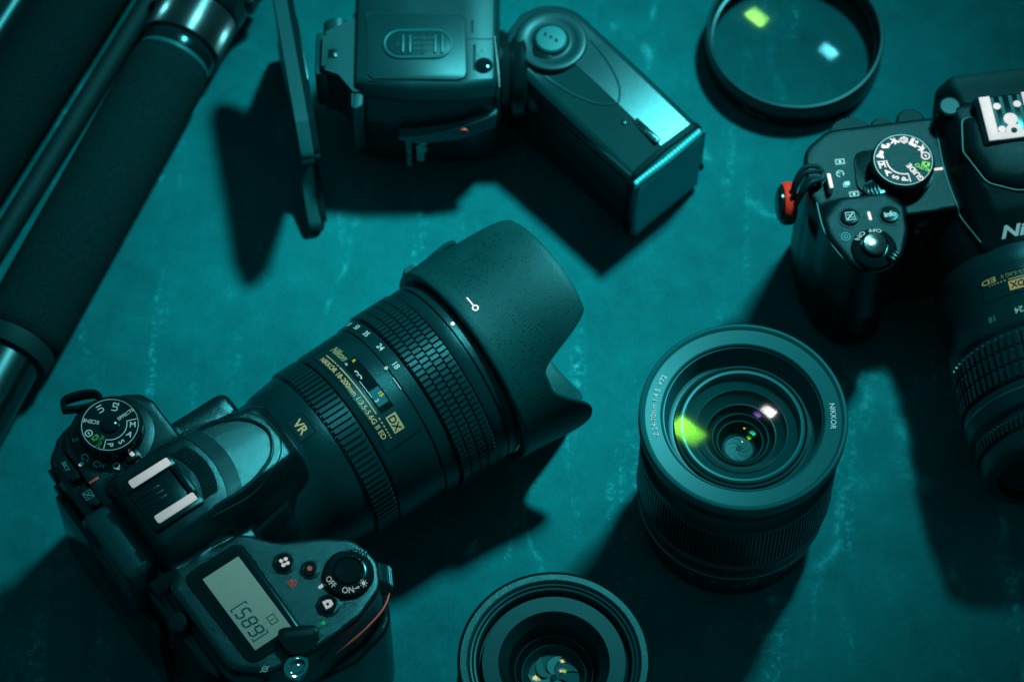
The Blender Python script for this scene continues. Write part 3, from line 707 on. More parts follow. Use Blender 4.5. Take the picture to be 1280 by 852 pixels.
def f(b):
    lathe(b, [(36.6, 104.2), (37.2, 104.6), (37.2, 120.6), (36.6, 121)], 192, AX(ZC))
    for r_ in range(4): ribs_round(b, 104, 37.0, 38.7, 104.7 + r_ * 4.02, 108.55 + r_ * 4.02, ZC, .78, (r_ % 2) * .5, .2)
part('zoom_ring', 'rubber', zl, f)
OC = lambda y, phi=0, dr_=0.0: oncyl(lambda yy: barrel_r(yy) + dr_, y, ZC, phi)
# name plate outline
def rrect_line(b, x0, x1, y0, y1, wd, fn, r=1.2, n=5):
    o = rpoly([(x0, y0, r), (x1, y0, r), (x1, y1, r), (x0, y1, r)], n); i = rpoly([(x0 + wd, y0 + wd, r * .7), (x1 - wd, y0 + wd, r * .7), (x1 - wd, y1 - wd, r * .7), (x0 + wd, y1 - wd, r * .7)], n)
    def sub(P):
        Q = []
        for k in range(len(P)):
            a, c = P[k - 1], P[k]; m_ = max(1, int(math.dist(a, c) / 2))
            Q += [(a[0] + (c[0] - a[0]) * j / m_, a[1] + (c[1] - a[1]) * j / m_) for j in range(1, m_ + 1)]
        return Q
    O = []; I = []
    for k in range(len(o)):
        m_ = max(1, int(math.dist(o[k - 1], o[k]) / 2))
        for j in range(1, m_ + 1):
            t_ = j / m_; O.append(tuple(o[k - 1][q] * (1 - t_) + o[k][q] * t_ for q in (0, 1))); I.append(tuple(i[k - 1][q] * (1 - t_) + i[k][q] * t_ for q in (0, 1)))
    for k in range(len(O)):
        b.faces.new([b.verts.new(fn(*p)) for p in (O[k - 1], O[k], I[k], I[k - 1])])
def patch(b, x0, x1, y0, y1, fn, nx=16, ny=2):
    V = [[b.verts.new(fn(x0 + (x1 - x0) * i / nx, y0 + (y1 - y0) * j / ny)) for j in range(ny + 1)] for i in range(nx + 1)]
    for i in range(nx):
        for j in range(ny): b.faces.new((V[i][j], V[i + 1][j], V[i + 1][j + 1], V[i][j + 1]))
npl = part('name_plate', 'black', zl, lambda b: rrect_line(b, -27, 27, 80.2, 96.6, .28, oncyl(36.75, 0, ZC), 1.6))
part('plate_face', 'barrel', npl, lambda b: patch(b, -26.6, 26.6, 80.6, 96.2, oncyl(lambda y: barrel_r(y) + .06, 0, ZC), 32, 3))
def f(b):
    text(b, 'NIKKOR 18-200mm 1:3.5-5.6G II ED', 2.1, OC(82.2, 0, .12), width=44, bold=.01)
part('lens_writing', 'print_gold', npl, f)
def f(b):
    patch(b, -12, 12.5, 84.15, 84.55, OC(0, 0, .14), 16, 1)
    for x in (14.2, 16, 17.6, 19, 20.3, 21.5, 22.6): patch(b, x, x + .95 - (x - 14) * .05, 84.15, 84.55, OC(0, 0, .14), 1, 1)
    for x in (-13.6, -15.4, -17, -18.4, -19.7, -20.9, -22): patch(b, x - .2, x + .75, 84.15, 84.55, OC(0, 0, .14), 1, 1)
part('plate_line', 'print_gold', npl, f)
part('maker_name', 'gold_dim', npl, lambda b: text(b, 'Nikon', 3.0, OC(88.4, -29, .12), bold=.03, shear=.25))
DXP = (16.2, 22.4)
part('format_badge', 'dx_gold', npl, lambda b: patch(b, 15.6, 22.6, 86.4, 93.2 - 2.4, OC(0, 0, .12), 6, 1))
part('format_writing', 'dark_pit', npl, lambda b: text(b, 'DX', 3.0, OC(88.6, math.degrees(19.1 / 36.5), .2), bold=.02))
wnd = part('distance_window', 'black_gloss', npl, lambda b: (prism_on := patch(b, -12.4, 13.6, 85.8, 91.6, OC(0, 0, .13), 16, 2)))
part('window_patch', 'window_teal', wnd, lambda b: patch(b, 4.0, 11.0, 86.5, 91.0, OC(0, 0, .2), 5, 1))  # lighter teal patch over part of the distance window
def f(b):
    text(b, '∞', 2.0, OC(87.9, math.degrees(-4.2 / 36.5), .26), width=4.6, bold=.02)
    text(b, '3', 1.7, OC(87.4, math.degrees(8.4 / 36.5), .26), bold=.02); text(b, 'm', 1.4, OC(87.2, math.degrees(-11.2 / 36.5), .26))
    patch(b, -1.6, 6.6, 86.35, 86.6, OC(0, 0, .26), 5, 1)
part('distance_scale', 'print_teal', wnd, f)
def f(b): text(b, '15', 1.7, OC(90.2, math.degrees(7.2 / 36.5), .26), bold=.02); text(b, 'ft', 1.5, OC(90.2, math.degrees(-10.6 / 36.5), .26), bold=.02)
part('distance_scale', 'yellow', wnd, f)
def f(b):
    for s, x in (('18', 1.4), ('24', -9.0), ('35', -19.3), ('50', -27.5), ('70', -36), ('200', -60)): text(b, s, 2.3, OC(101.2, math.degrees(x / 37.5), .1), bold=.015)
    shape(b, circ(0, 0, .75, 14, .75), OC(96.9 + .6, -.0, .45))
    patch(b, 4.5, 10, 97.2, 97.5, OC(0, 0, .4), 4, 1)
part('focal_marking', 'print_teal', zl, f)
vr = part('badge', 'black_gloss', zl, lambda b: (rrect_line(b, -5.2, 5.2, -3.6, 3.6, .4, OC(58.8), 1), ))
part('badge_face', 'barrel', vr, lambda b: patch(b, -4.9, 4.9, -3.3, 3.3, OC(58.8, 0, .03), 6, 2))
part('badge_writing', 'print_gold', vr, lambda b: text(b, 'VR', 3.6, OC(58.8, 0, .1), bold=.02))
part('mount_dot', 'white_paint', zl, lambda b: shape(b, circ(0, 0, .8, 16), oncyl(38.35, 128.3, ZC, -.5)))
part('front_ring', 'barrel', zl, lambda b: lathe(b, [(37.3, 126.6), (38.2, 126.8), (38.2, 130.8), (37.5, 131), (37.2, 134), (34, 134)], 160, AX(ZC)))
part('front_glass', 'black_gloss', zl, lambda b: lathe(b, [(34, 133), (28, 133), (20, 135), (10, 136.4), (0, 136.8)], 96, AX(ZC)))
# ---- petal hood
def ss(t): t = max(0, min(1, t)); return t * t * (3 - 2 * t)
def hood_y(phi):
    a = abs((math.degrees(phi) + 180) % 360 - 180)
    k = 6.0 if a > 90 else 0.0
    if a > 90: a = 180 - a
    if k and a < 60: return 147.5 + (175.5 - 147.5) * ss((60 - a) / 36)
    if a < 30: return 173.5 - 1.5 * (a / 30) ** 3
    if a < 47: return 172 - 24.5 * ss((a - 30) / 20)
    if a < 60: return 172 - 24.5 * ss((a - 30) / 20)
    return 147.5 + 13.5 * math.sin(PI / 2 * max(0, min(1, (a - 60) / 28))) ** 1.5
def hood_r(y): return 42.2 + 4.1 * ss((y - 133) / 40) if y > 136 else 42.2
def f(b):
    n, m_ = 360, 16
    ins = lambda p, y, d: ((hood_r(y) - d) * math.sin(p), y, ZC + (hood_r(y) - d) * math.cos(p))
    V = []
    for i in range(n):
        p = 2 * PI * i / n; yE = hood_y(p); row = []
        for y, d in ((131.5, 3.6), (131.0, 1.4), (131.4, .4), (132.4, 0)): row.append(ins(p, y, d))
        for j in range(1, m_ + 1): row.append(ins(p, 132.4 + (yE - .5 - 132.4) * j / m_, 0))
        row.append(ins(p, yE, .35)); row.append(ins(p, yE, 1.1)); row.append(ins(p, yE - .4, 1.5))
        for j in range(m_ + 1): row.append(ins(p, yE - .6 - (yE - .6 - 134) * j / m_, 1.7))
        V.append([b.verts.new(q) for q in row])
    for i in range(n):
        A, B = V[i], V[(i + 1) % n]
        for j in range(len(A) - 1): b.faces.new((A[j], A[j + 1], B[j + 1], B[j]))
    bmesh.ops.recalc_face_normals(b, faces=list(b.faces))
hd = part('lens_hood', 'hood', cl, f, 50)
def f(b):
    patch(b, -4.6, -.4, -.28, .28, oncyl(lambda y: hood_r(y) + .1, 137.9, ZC, 0), 4, 1)
    for k in range(24):
        a, c = 2 * PI * k / 24, 2 * PI * (k + 1) / 24; F_ = oncyl(lambda y: hood_r(y) + .1, 137.9, ZC, 0)
        b.faces.new([b.verts.new(F_(1.0 + r * math.cos(q), r * math.sin(q))) for r, q in ((.75, a), (1.3, a), (1.3, c), (.75, c))])
part('hood_marking', 'white_paint', hd, f)
part('hood_rib', 'hood', hd, lambda b: ribs_round(b, 1, 41.8, 44.2, 133, 139, ZC, 1, 0, 1.2, a0=-78, a1=-60))
part('hood_writing', 'print_dim', hd, lambda b: text(b, '7', 2.6, oncyl(lambda y: hood_r(y) + .15, 141, ZC, 92)))

# ================================================================== STANDING LENSES
def ring_lens(name, label, loc):
    return empty(name, label, 'lens', loc)
a = ring_lens('standing_lens', 'upright black zoom lens with ribbed grip and wide teal ring around deep glass', (85.6, -78.2, 0))
def f(b):
    prof = [(30, 0), (33.2, 0), (33.6, .6), (33.6, 8), (35.6, 16), (36.0, 21.6), (36.5, 22), (36.5, 23.4), (35.6, 23.8), (35.6, 30.6), (37.4, 31), (37.6, 33), (36.2, 34), (36.2, 62.6), (37.4, 63), (37.5, 65), (36.6, 68), (34.8, 70), (34.8, 78), (37.0, 79.4), (38.0, 80.4), (38.0, 82.4), (37.4, 82.9)]
    lathe(b, prof, 192)
part('barrel', 'barrel', a, f)
def f(b):
    lathe(b, [(36.4, 34.2), (36.7, 34.4), (36.7, 62.2), (36.4, 62.4)], 192)
    # fine upright ribs, split by no grooves
    for k in range(150):
        c = 2 * PI * k / 150; hw = PI / 150 * .62
        P = [(36.6, c - hw, 35), (36.6, c + hw, 35), (36.6, c + hw, 61.8), (36.6, c - hw, 61.8), (37.4, c - hw * .75, 35.5), (37.4, c + hw * .75, 35.5), (37.4, c + hw * .75, 61.3), (37.4, c - hw * .75, 61.3)]
        v = [b.verts.new((r * math.cos(q), r * math.sin(q), z)) for r, q, z in P]
        for F_ in ((4, 5, 6, 7), (0, 1, 5, 4), (1, 2, 6, 5), (2, 3, 7, 6), (3, 0, 4, 7)): b.faces.new([v[i] for i in F_])
part('zoom_ring', 'rubber', a, f)
def f(b): lathe(b, [(35.5, 24), (36.3, 24.4), (36.3, 30.0), (35.5, 30.4)], 640, None, lambda q, i: (.45 if (q * 160 / 2 / PI) % 1 < .5 else 0) * (1 if i in (1, 2) else 0))
part('focus_ring', 'rubber', a, f)
part('silver_band', 'steel', a, lambda b: lathe(b, [(36.0, 21.2), (36.75, 21.4), (36.75, 22.0), (36.2, 22.2)], 160))
def f(b):
    def side(deg, z0, r=34.6): 
        def F_(x, y):
            z = z0 + y; rr = 33.6 + (z - 8) * .25 if z < 16 else 35.6 + (z - 16) * .07
            A = math.radians(deg) + x / 35; return ((rr + .15) * math.cos(A), (rr + .15) * math.sin(A), z)
        return F_
    patch(b, -5.5, -1.5, -.25, .25, side(-83, 11.5), 3, 1)
    patch(b, .8, 1.15, -3, 4.8, side(-83, 11.5), 1, 4)
    patch(b, 1.6, 5.0, 3.2, 3.6, side(-83, 13.5), 3, 1); patch(b, 2.5, 5, -1, -.6, side(-83, 11), 3, 1); patch(b, 2.5, 5, -2.1, -1.7, side(-83, 11), 3, 1)
    text(b, '24', 1.8, side(-118, 15)); text(b, '35', 1.8, side(-104, 15))
part('focal_marking', 'print_teal', a, f)
# front ring
def f(b):
    lathe(b, [(37.0, 81.8), (38.4, 82.4), (38.75, 83.4), (38.75, 87.2), (38.3, 88.2), (37.4, 88.5), (36.9, 88.1), (36.5, 87.6)], 192)
part('filter_rim', 'satin_ring', a, f)
def f(b): lathe(b, [(36.6, 87.5), (36.2, 87.3), (30.6, 87.6), (30.0, 87.3), (29.9, 86.6)], 192)
fr = part('front_ring', 'satin_ring', a, f)
part('ring_writing', 'print_teal', fr, lambda b: ring_text(b, 'Z 24-70mm 1:4 S  ⌀72', 2.0, 33.4, 172, 87.75, space=1.05))
part('ring_writing', 'print_teal', fr, lambda b: ring_text(b, 'NIKKOR', 2.1, 33.4, 0, 87.75, space=1.0))
def f(b):
    pr = [(29.9, 86.6), (29.3, 86.4)]
    z = 86.4
    for k in range(6): pr += [(29.3 - k * .35, z), (29.6 - k * .35, z - .5), (29.6 - k * .35, z - .9), (29.2 - k * .35, z - 1.2)]; z -= 1.3
    pr += [(27.2, z), (25.5, z - .3), (25.2, z + .2)]
    lathe(b, pr, 160)
part('inner_baffle', 'inner_ring', a, f)
def f(b): lathe(b, [(25.6, 78.6), (25.3, 79.4), (24.4, 79.7), (24.0, 79.0), (23.9, 78.2)], 160)
part('baffle_ring', 'inner_ring', a, f)
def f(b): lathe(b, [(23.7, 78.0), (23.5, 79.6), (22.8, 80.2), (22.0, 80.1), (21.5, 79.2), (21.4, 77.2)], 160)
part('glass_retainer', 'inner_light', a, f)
def f(b):
    lathe(b, [(21.4, 77.4), (20.6, 76.8), (17.5, 75.4), (17.3, 75.6), (17.0, 75.2), (16.8, 74.6), (13.4, 71.6), (12.9, 71.8), (12.6, 71.0)], 128)
part('inner_cone', 'inner_ring', a, f)
def f(b): lathe(b, [(12.6, 71.2), (12.2, 69.2), (11.0, 68.4), (10.6, 68.8), (10.2, 68.0), (9.0, 66.2), (8.7, 66.6), (8.3, 66.0), (7.6, 63.4), (6.2, 61.4), (5.6, 61.2)], 128)
part('inner_tube', 'inner_dark', a, f)
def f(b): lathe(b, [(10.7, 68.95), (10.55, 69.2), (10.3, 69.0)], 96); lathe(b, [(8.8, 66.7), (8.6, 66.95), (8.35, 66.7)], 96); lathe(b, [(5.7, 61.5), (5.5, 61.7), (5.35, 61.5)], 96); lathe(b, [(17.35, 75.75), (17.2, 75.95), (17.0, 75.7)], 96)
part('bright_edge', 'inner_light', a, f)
def f(b):
    lathe(b, [(6.0, 61.0), (0.9, 60.8), (0.8, 60.2), (0, 60.0)], 48)
ap = part('aperture', 'inner_dark', a, f)
def f(b):
    for k in range(7):
        a0 = k * 2 * PI / 7; P = []
        for j in range(11):
            t_ = j / 10; r = 1.1 + 4.2 * t_; q = a0 + 1.25 * t_ ** 1.3; P.append((r * math.cos(q), r * math.sin(q), 61.08))
        tube(b, P, .05, 5)
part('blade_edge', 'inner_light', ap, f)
part('rim_edge', 'inner_light', a, lambda b: (lathe(b, [(38.78, 86.9), (38.62, 88.0), (38.3, 88.35)], 160), lathe(b, [(30.75, 87.7), (30.4, 87.85), (30.05, 87.5)], 160)))  # thin lighter rings on both edges: rim highlights painted in
part('aperture_hole', 'dark_pit', ap, lambda b: lathe(b, [(1.05, 61.05), (0, 61.05)], 24))
def cap_(b, R, z, rmax, sgn=1, cx=0, cy=0, n=60):
    """spherical cap, apex height z; sgn +1 = convex up"""
    pr = [(rmax * k / n, z - sgn * (R - math.sqrt(R * R - (rmax * k / n) ** 2))) for k in range(n, -1, -1)]
    lathe(b, pr, 240, Matrix.Translation((cx, cy, 0)))
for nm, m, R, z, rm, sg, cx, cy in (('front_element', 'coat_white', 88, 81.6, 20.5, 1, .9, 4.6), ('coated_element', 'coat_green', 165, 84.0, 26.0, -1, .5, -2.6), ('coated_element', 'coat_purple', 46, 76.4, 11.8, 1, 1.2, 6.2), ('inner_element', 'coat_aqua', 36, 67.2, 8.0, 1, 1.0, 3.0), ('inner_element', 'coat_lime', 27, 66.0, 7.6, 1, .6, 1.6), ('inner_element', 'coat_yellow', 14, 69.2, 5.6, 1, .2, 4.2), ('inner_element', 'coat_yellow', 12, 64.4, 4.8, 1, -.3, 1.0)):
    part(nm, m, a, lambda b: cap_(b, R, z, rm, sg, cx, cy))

a = ring_lens('prime_lens', 'upright black lens with speckled rim, cut off by the bottom edge', (15.2, -168.8, 0))
Z0 = 72
part('barrel', 'barrel', a, lambda b: lathe(b, [(30, 0), (32, 0), (32.4, 2), (34, 16), (34.2, 54), (33.6, 56), (33.6, 60), (34.6, 61), (34.8, 70.6), (34.4, 71.6)], 160))
part('focus_ring', 'rubber', a, lambda b: lathe(b, [(34, 20), (35.2, 21), (35.2, 47), (34, 48)], 640, None, lambda q, i: (.5 if (q * 120 / 2 / PI) % 1 < .5 else 0) * (1 if i in (1, 2) else 0)))
part('rim', 'black_gloss', a, lambda b: lathe(b, [(34.6, 70.4), (35.1, 71), (35.0, 71.8), (34.2, 72.2), (33.8, 72.0)], 160))
mat('speckled', (0.008, 0.135, 0.145), 0.30, bump=0.9, bscale=2300, vary=0.3, vscale=900, spec=0.8)
part('rim_face', 'speckled', a, lambda b: lathe(b, [(33.9, 72.1), (31.7, 72.2), (31.3, 71.6), (31.2, 70.8)], 160), 14)
part('thread_ring', 'plate_teal', a, lambda b: lathe(b, [(31.2, 71.2), (30.7, 70.6), (30.4, 71.4), (29.8, 71.3), (29.4, 70.2), (29.0, 70.9), (28.4, 70.8), (27.9, 69.6), (27.6, 67.4)], 160), 14)
part('retainer', 'inner_dark', a, lambda b: lathe(b, [(27.6, 68.2), (27.0, 67.4), (26.2, 67.2), (26.0, 69.6)], 160), 14)
part('front_face', 'plate_teal', a, lambda b: lathe(b, [(26.2, 67.6), (26.1, 69.7), (25.9, 69.9), (20.2, 69.9), (20.05, 69.7)], 160), 14)
part('ridged_cone', 'inner_ring', a, lambda b: lathe(b, sum([[(20.0 - k * .3, 69.6 - k * .28), (19.8 - k * .3, 69.2 - k * .28), (19.74 - k * .3, 69.5 - k * .28)] for k in range(12)], []), 160), 14)
part('inner_tube', 'inner_dark', a, lambda b: lathe(b, [(16.5, 66.4), (16.2, 65.8), (15.8, 62), (14.5, 60.5), (14.2, 60.9), (13.9, 60.2), (12.3, 58.6), (11.6, 57.0)], 128))
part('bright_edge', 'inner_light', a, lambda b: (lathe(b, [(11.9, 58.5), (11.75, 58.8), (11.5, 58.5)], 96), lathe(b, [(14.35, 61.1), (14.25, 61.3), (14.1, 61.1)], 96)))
part('glass_seat', 'inner_ring', a, lambda b: lathe(b, [(11.5, 58.4), (10.9, 57.2), (10.4, 55.6), (9.4, 54.6), (0, 54.4)], 96))
for k in range(7):
    def f(b, k=k):
        q = k * 2 * PI / 7 + .3; P = [(9.6, -.15), (8.0, 2.6), (5.0, 4.1), (2.2, 3.2), (1.1, 1.2), (1.3, -.2), (3.2, 1.2), (6.0, 1.0)]
        T = Matrix.Translation((0, 0, 55.0 + .12 * k)) @ Matrix.Rotation(q, 4, 'Z') @ Matrix.Rotation(math.radians(2), 4, 'X')
        prism(b, [(x, y) for x, y in smooth2(P)], 0, .12, T=T)
    def smooth2(P): return [(p.x, p.y) for p in smooth_path([(x, y, 0) for x, y in P + P[:1]], 4)[:-1]]
    part('aperture_blade', 'blade_lit' if k % 2 else 'plate_teal', a, f)  # every other blade lighter: the lit look is in the colour
part('aperture_hole', 'dark_pit', a, lambda b: lathe(b, [(1.2, 56.2), (0, 56.2)], 24))
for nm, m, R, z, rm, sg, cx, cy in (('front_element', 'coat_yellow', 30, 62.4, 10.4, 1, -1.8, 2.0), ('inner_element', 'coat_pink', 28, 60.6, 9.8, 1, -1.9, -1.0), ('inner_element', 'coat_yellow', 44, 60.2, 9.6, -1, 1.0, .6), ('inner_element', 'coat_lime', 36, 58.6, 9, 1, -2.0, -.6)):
    part(nm, m, a, lambda b: cap_(b, R, z, rm, sg, cx, cy))

# ================================================================== FILTER
a = empty('lens_filter', 'round black-rimmed lens filter with green and blue glints, lying flat on the table', 'filter', (119.5, 138.8, 0))
def f(b):
    pr = [(35.6, 0.2), (37.2, 0.2), (37.5, .8), (37.5, 6.6), (36.9, 7.0), (36.9, 7.6), (37.5, 8.0), (37.5, 14.2), (37.1, 15.0), (36.3, 15.2), (35.7, 14.8), (35.5, 13), (35.2, 9), (35.0, 5), (35.4, .5), (35.6, 0.2)]
    lathe(b, pr, 192)
part('rim', 'black_smooth', a, f)
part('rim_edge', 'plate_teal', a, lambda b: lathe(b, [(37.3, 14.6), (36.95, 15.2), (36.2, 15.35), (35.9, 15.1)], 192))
part('inner_ring', 'black', a, lambda b: lathe(b, [(35.2, 9.6), (34.2, 9.4), (34.0, 8.2), (35.0, 8.0)], 160))
glass('filter_pane', (0.1, 0.9, 1.0), 0.0004, (0.80, 0.80, 0.80))
part('glass', 'filter_pane', a, lambda b: lathe(b, [(34.4, 6.6), (0, 6.61)], 128))
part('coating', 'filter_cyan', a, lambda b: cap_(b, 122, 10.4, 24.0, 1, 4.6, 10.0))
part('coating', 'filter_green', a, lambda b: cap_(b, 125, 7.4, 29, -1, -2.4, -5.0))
def f(b):
    def F_(x, y): A = math.radians(-118) + x / 37.6; return (37.65 * math.cos(A), 37.65 * math.sin(A), 4 + y)
    text(b, '77mm  UV', 1.8, F_)
part('rim_marking', 'print_dim', a, f)

# ================================================================== FLASH
a = empty('flash_unit', 'black flash lying on its side, head turned right with ribbed clear front', 'flash', (-35, 105, 0))
O = Vector((-35, 105, 0)); TO = Matrix.Translation(-O)
OB = O.copy(); O = Vector((-35, 110.5, 0)); TOB = Matrix.Translation(-O)
bm = bmesh.new()
# body: sections along x, cross section in y-z
def bsec(x, y0, y1, z0, z1, r=5):
    return [(x, p[0], p[1]) for p in ccw(rpoly([(y0 + 3, z0, r), (y1, z0, r), (y1 + 1, z1 - 3, 7), (y1 - 6, z1, 5), (y0 + 4, z1, 4), (y0, z1 - 6, 3), (y0 - 1, z1 - 22, 5)], 5))]
loft(bm, [bsec(-64, 92, 142, 3, 55), bsec(-62.5, 89, 144, 1.2, 58.5), (bsec(-58, 87.6, 145, .6, 60)), bsec(-40, 85.6, 146, .6, 60), bsec(-20, 85.8, 146, .6, 60), bsec(-8, 87.6, 145, .6, 60), bsec(-6.2, 88.6, 144, 1.2, 59), bsec(-5, 90.5, 142, 3, 57)], T=TOB)
body = obj('body', bm, 'flash_top', a, 30)
def TT(z): return lambda x, y: (x - O.x, y - O.y, z)
TP = lambda pts: [(x - O.x, y - O.y) for x, y in pts]
bd = part('battery_door', 'flash_top', a, lambda b: prism(b, TP(rpoly([(-57.6, 92.5, 2), (-18, 91.8, 4), (-19.5, 123, 3), (-58.8, 124, 2)])), 58, 60.9, .6, 3))
part('door_seam', 'dark_pit', bd, lambda b: prism(b, TP(rpoly([(-58.2, 91.9, 2), (-17.4, 91.2, 4), (-18.9, 123.6, 3), (-59.4, 124.6, 2)])), 58, 60.12))
def stadium(x0, x1, y, r): return arc(x1, y, r, -90, 90, 12) + arc(x0, y, r, 90, 270, 12)
lt = part('door_latch', 'flash_top', bd, lambda b: prism(b, TP(stadium(-45, -31, 108.6, 6.4)), 60.6, 61.6, .5))
def f(b):
    tube(b, [(x, y, 61.3) for x, y in TP(stadium(-45, -31, 108.6, 6.5))], .55, 8, closed=True)
    for x in (-44.0, -41.2, -31, -28.2): box(b, x - O.x - .45, x - O.x + .45, 103.8 - O.y, 112.6 - O.y, 61.4, 62.5, .4)
    for r_ in range(3):
        for c_ in range(6): ball(b, (-39.4 + c_ * 1.4 - O.x, 106 + r_ * 2.6 - O.y, 61.6), .45, seg=8)
part('latch_rib', 'satin_ring', lt, f)
part('latch_marking', 'dark_pit', lt, lambda b: (shape(b, TP([(-47.2, 108.2), (-45.6, 109.8), (-45.6, 106.6)]), lambda x, y: (x, y, 61.8)), box(b, -36.6 - O.x, -35.6 - O.x, 103.5 - O.y, 113 - O.y, 61.5, 61.95)))
part('sensor_window', 'black_gloss', a, lambda b: lathe(b, [(3.7, 59.6), (3.6, 60.5), (3.0, 60.9), (0, 61.2)], 40, Matrix.Translation((-11.4 - O.x, 99 - O.y, 0))))
def f(b):
    box(b, -15.6 - O.x, -14.6 - O.x, 97 - O.y, 109 - O.y, 59.9, 60.35, .15); box(b, -16.4 - O.x, -15.5 - O.x, 115 - O.y, 121 - O.y, 59.9, 60.35, .15)
part('groove', 'dark_pit', a, f)
part('top_seam', 'dark_pit', a, lambda b: box(b, -19 - O.x, -5.6 - O.x, 111.6 - O.y, 112.0 - O.y, 59.6, 60.15))
part('corner_edge', 'steel', a, lambda b: tube(b, [(x - O.x, y - O.y, z) for x, y, z in smooth_path([(-7.3, 113, 60), (-6.4, 104, 60), (-5.6, 96, 59.4), (-5.2, 90, 58)], 6)], .55, 8))
part('timer_marking', 'print_dim', a, lambda b: glyph_icon(b, 'timer', lambda x, y: (x - 12.4 - O.x, y + 105.4 - O.y, 60.3), 3.2))
def f(b):
    P = [(-46, 84.3, 34), (-38, 83.8, 32.6), (-22, 83.8, 34.5), (-6.5, 85.2, 39.5), (-6.2, 85.2, 45), (-14, 84.0, 43), (-24, 83.6, 39), (-36, 83.8, 36)]
    lo_ = [b.verts.new((x - O.x, y - O.y - (47 - z) * .32, z)) for x, y, z in P]; hi = [b.verts.new((x - O.x, y - O.y + 4, z)) for x, y, z in P]
    b.faces.new(lo_); b.faces.new(hi[::-1])
    for i in range(len(P)): b.faces.new((lo_[i - 1], lo_[i], hi[i], hi[i - 1]))
    bmesh.ops.recalc_face_normals(b, faces=list(b.faces))
wd_ = part('side_window', 'window_teal', a, f)
part('infrared_lamp', 'red_ink', wd_, lambda b: lathe(b, [(2.0, -2), (1.9, .5), (0, 1.0)], 20, Matrix.Translation((-19.5 - O.x, 81.0 - O.y, 39.2)) @ Matrix.Rotation(PI / 2, 4, 'X')))
part('chrome_edge', 'steel', a, lambda b: tube(b, [(x - O.x, y - O.y - (47 - z) * .3, z) for x, y, z in smooth_path([(-46, 84.4, 34.4), (-36, 83.6, 36.4), (-24, 83.5, 39.6), (-14, 83.8, 43.6), (-6.2, 85.0, 46)], 6)], .6, 8))
def f(b):
    # writing on the side that faces the viewer, reading downwards
    F1 = lambda cx, cz: (lambda x, y: (cx + y - O.x, 84.2 - O.y, cz - x))
    text(b, 'Nikon', 4.2, F1(-37.0, 18), width=15, bold=.03, shear=.25); text(b, 'SPEEDLIGHT SB-600', 1.9, F1(-42.4, 18), width=22, bold=.01)
part('side_writing', 'print_bright', a, f)
# neck, foot
part('neck', 'black', a, lambda b: lathe(b, [(0, -6), (18, -6), (18.6, -4), (17, -1), (18.4, 1), (18.4, 5), (16.5, 7), (17.5, 9), (17.5, 16), (0, 16)], 80, Matrix.Translation((0 - O.x, 112 - O.y, 33)) @ Matrix.Rotation(PI / 2, 4, 'Y')))
def f(b):
    prism(b, TP(rpoly([(-77, 101, 2), (-70, 98, 2), (-64, 90, 1), (-60, 90, 1), (-60, 128, 1), (-70, 122, 2), (-77, 118, 2)])), 26, 55, 2)
    box(b, -80 - O.x, -74 - O.x, 100 - O.y, 121 - O.y, 28, 52, 1.5)
    lathe(b, [(5.5, 0), (5.5, 8), (4, 9), (0, 9)], 32, Matrix.Translation((-72 - O.x, 121 - O.y, 44)) @ Matrix.Rotation(-PI / 2, 4, 'X'))
ft = part('foot', 'plate_teal', a, f)
part('foot_latch', 'black', ft, lambda b: (box(b, -74.5 - O.x, -71 - O.x, 106 - O.y, 110 - O.y, 54.6, 55.6, .3)))
part('foot_collar', 'inner_ring', a, lambda b: prism(b, [(x - O.x, y - O.y) for x, y in rpoly([(-64.5, 82, 1), (-60, 84, 1), (-60, 130, 1), (-65.5, 128, 1)])], 22, 54, 1))
O = OB
# head: stadium outline, ridge roof
HA = math.radians(-47); PV = Vector((16, 112, 0)); TH_ = TO @ Matrix.Translation(PV) @ Matrix.Rotation(HA, 4, 'Z')
# local u along head, v across (left-hand side positive = up-right side)
HL = 66; HW = 19.5
def head_ring(z, inset, roof=0):
    P = arc(0, 0, HW + .6 - inset, 90, 270, 20) + [(HL * .5, -HW + inset * .8), (HL - 1 - inset * .2, -HW + .2 + inset * .8)] + [(HL, -HW + .6 + inset)] + [(HL, -1), (HL, 0), (HL, 1)] + [(HL, HW - .6 - inset)] + [(HL - 1 - inset * .2, HW - .2 - inset * .8), (HL * .5, HW - inset * .8)]
    return [(u, v, z + roof * (1 - abs(v) / HW)) for u, v in P]
def f(b):
    R = [head_ring(1, 2), head_ring(2.2, .6), head_ring(4, 0), head_ring(36, 0), head_ring(39.4, 0), head_ring(39.6, .9), head_ring(40.6, .9), head_ring(40.8, .2), head_ring(42.6, .4), head_ring(43.6, 1.4), head_ring(43.8, 2.6)]
    loft(b, R, cap=False, T=TH_)
    b.faces.new([b.verts.new(TH_ @ Vector(p)) for p in head_ring(1, 2)])
hdm = part('head', 'flash_top', a, f, 28)
def roofz(u, v): return 49.4 - 3.9 * (max(0, u - 8) / 58) ** 2 - (0.045 if v > 0 else 0.16) * abs(v) * ss((u + 6) / 22)
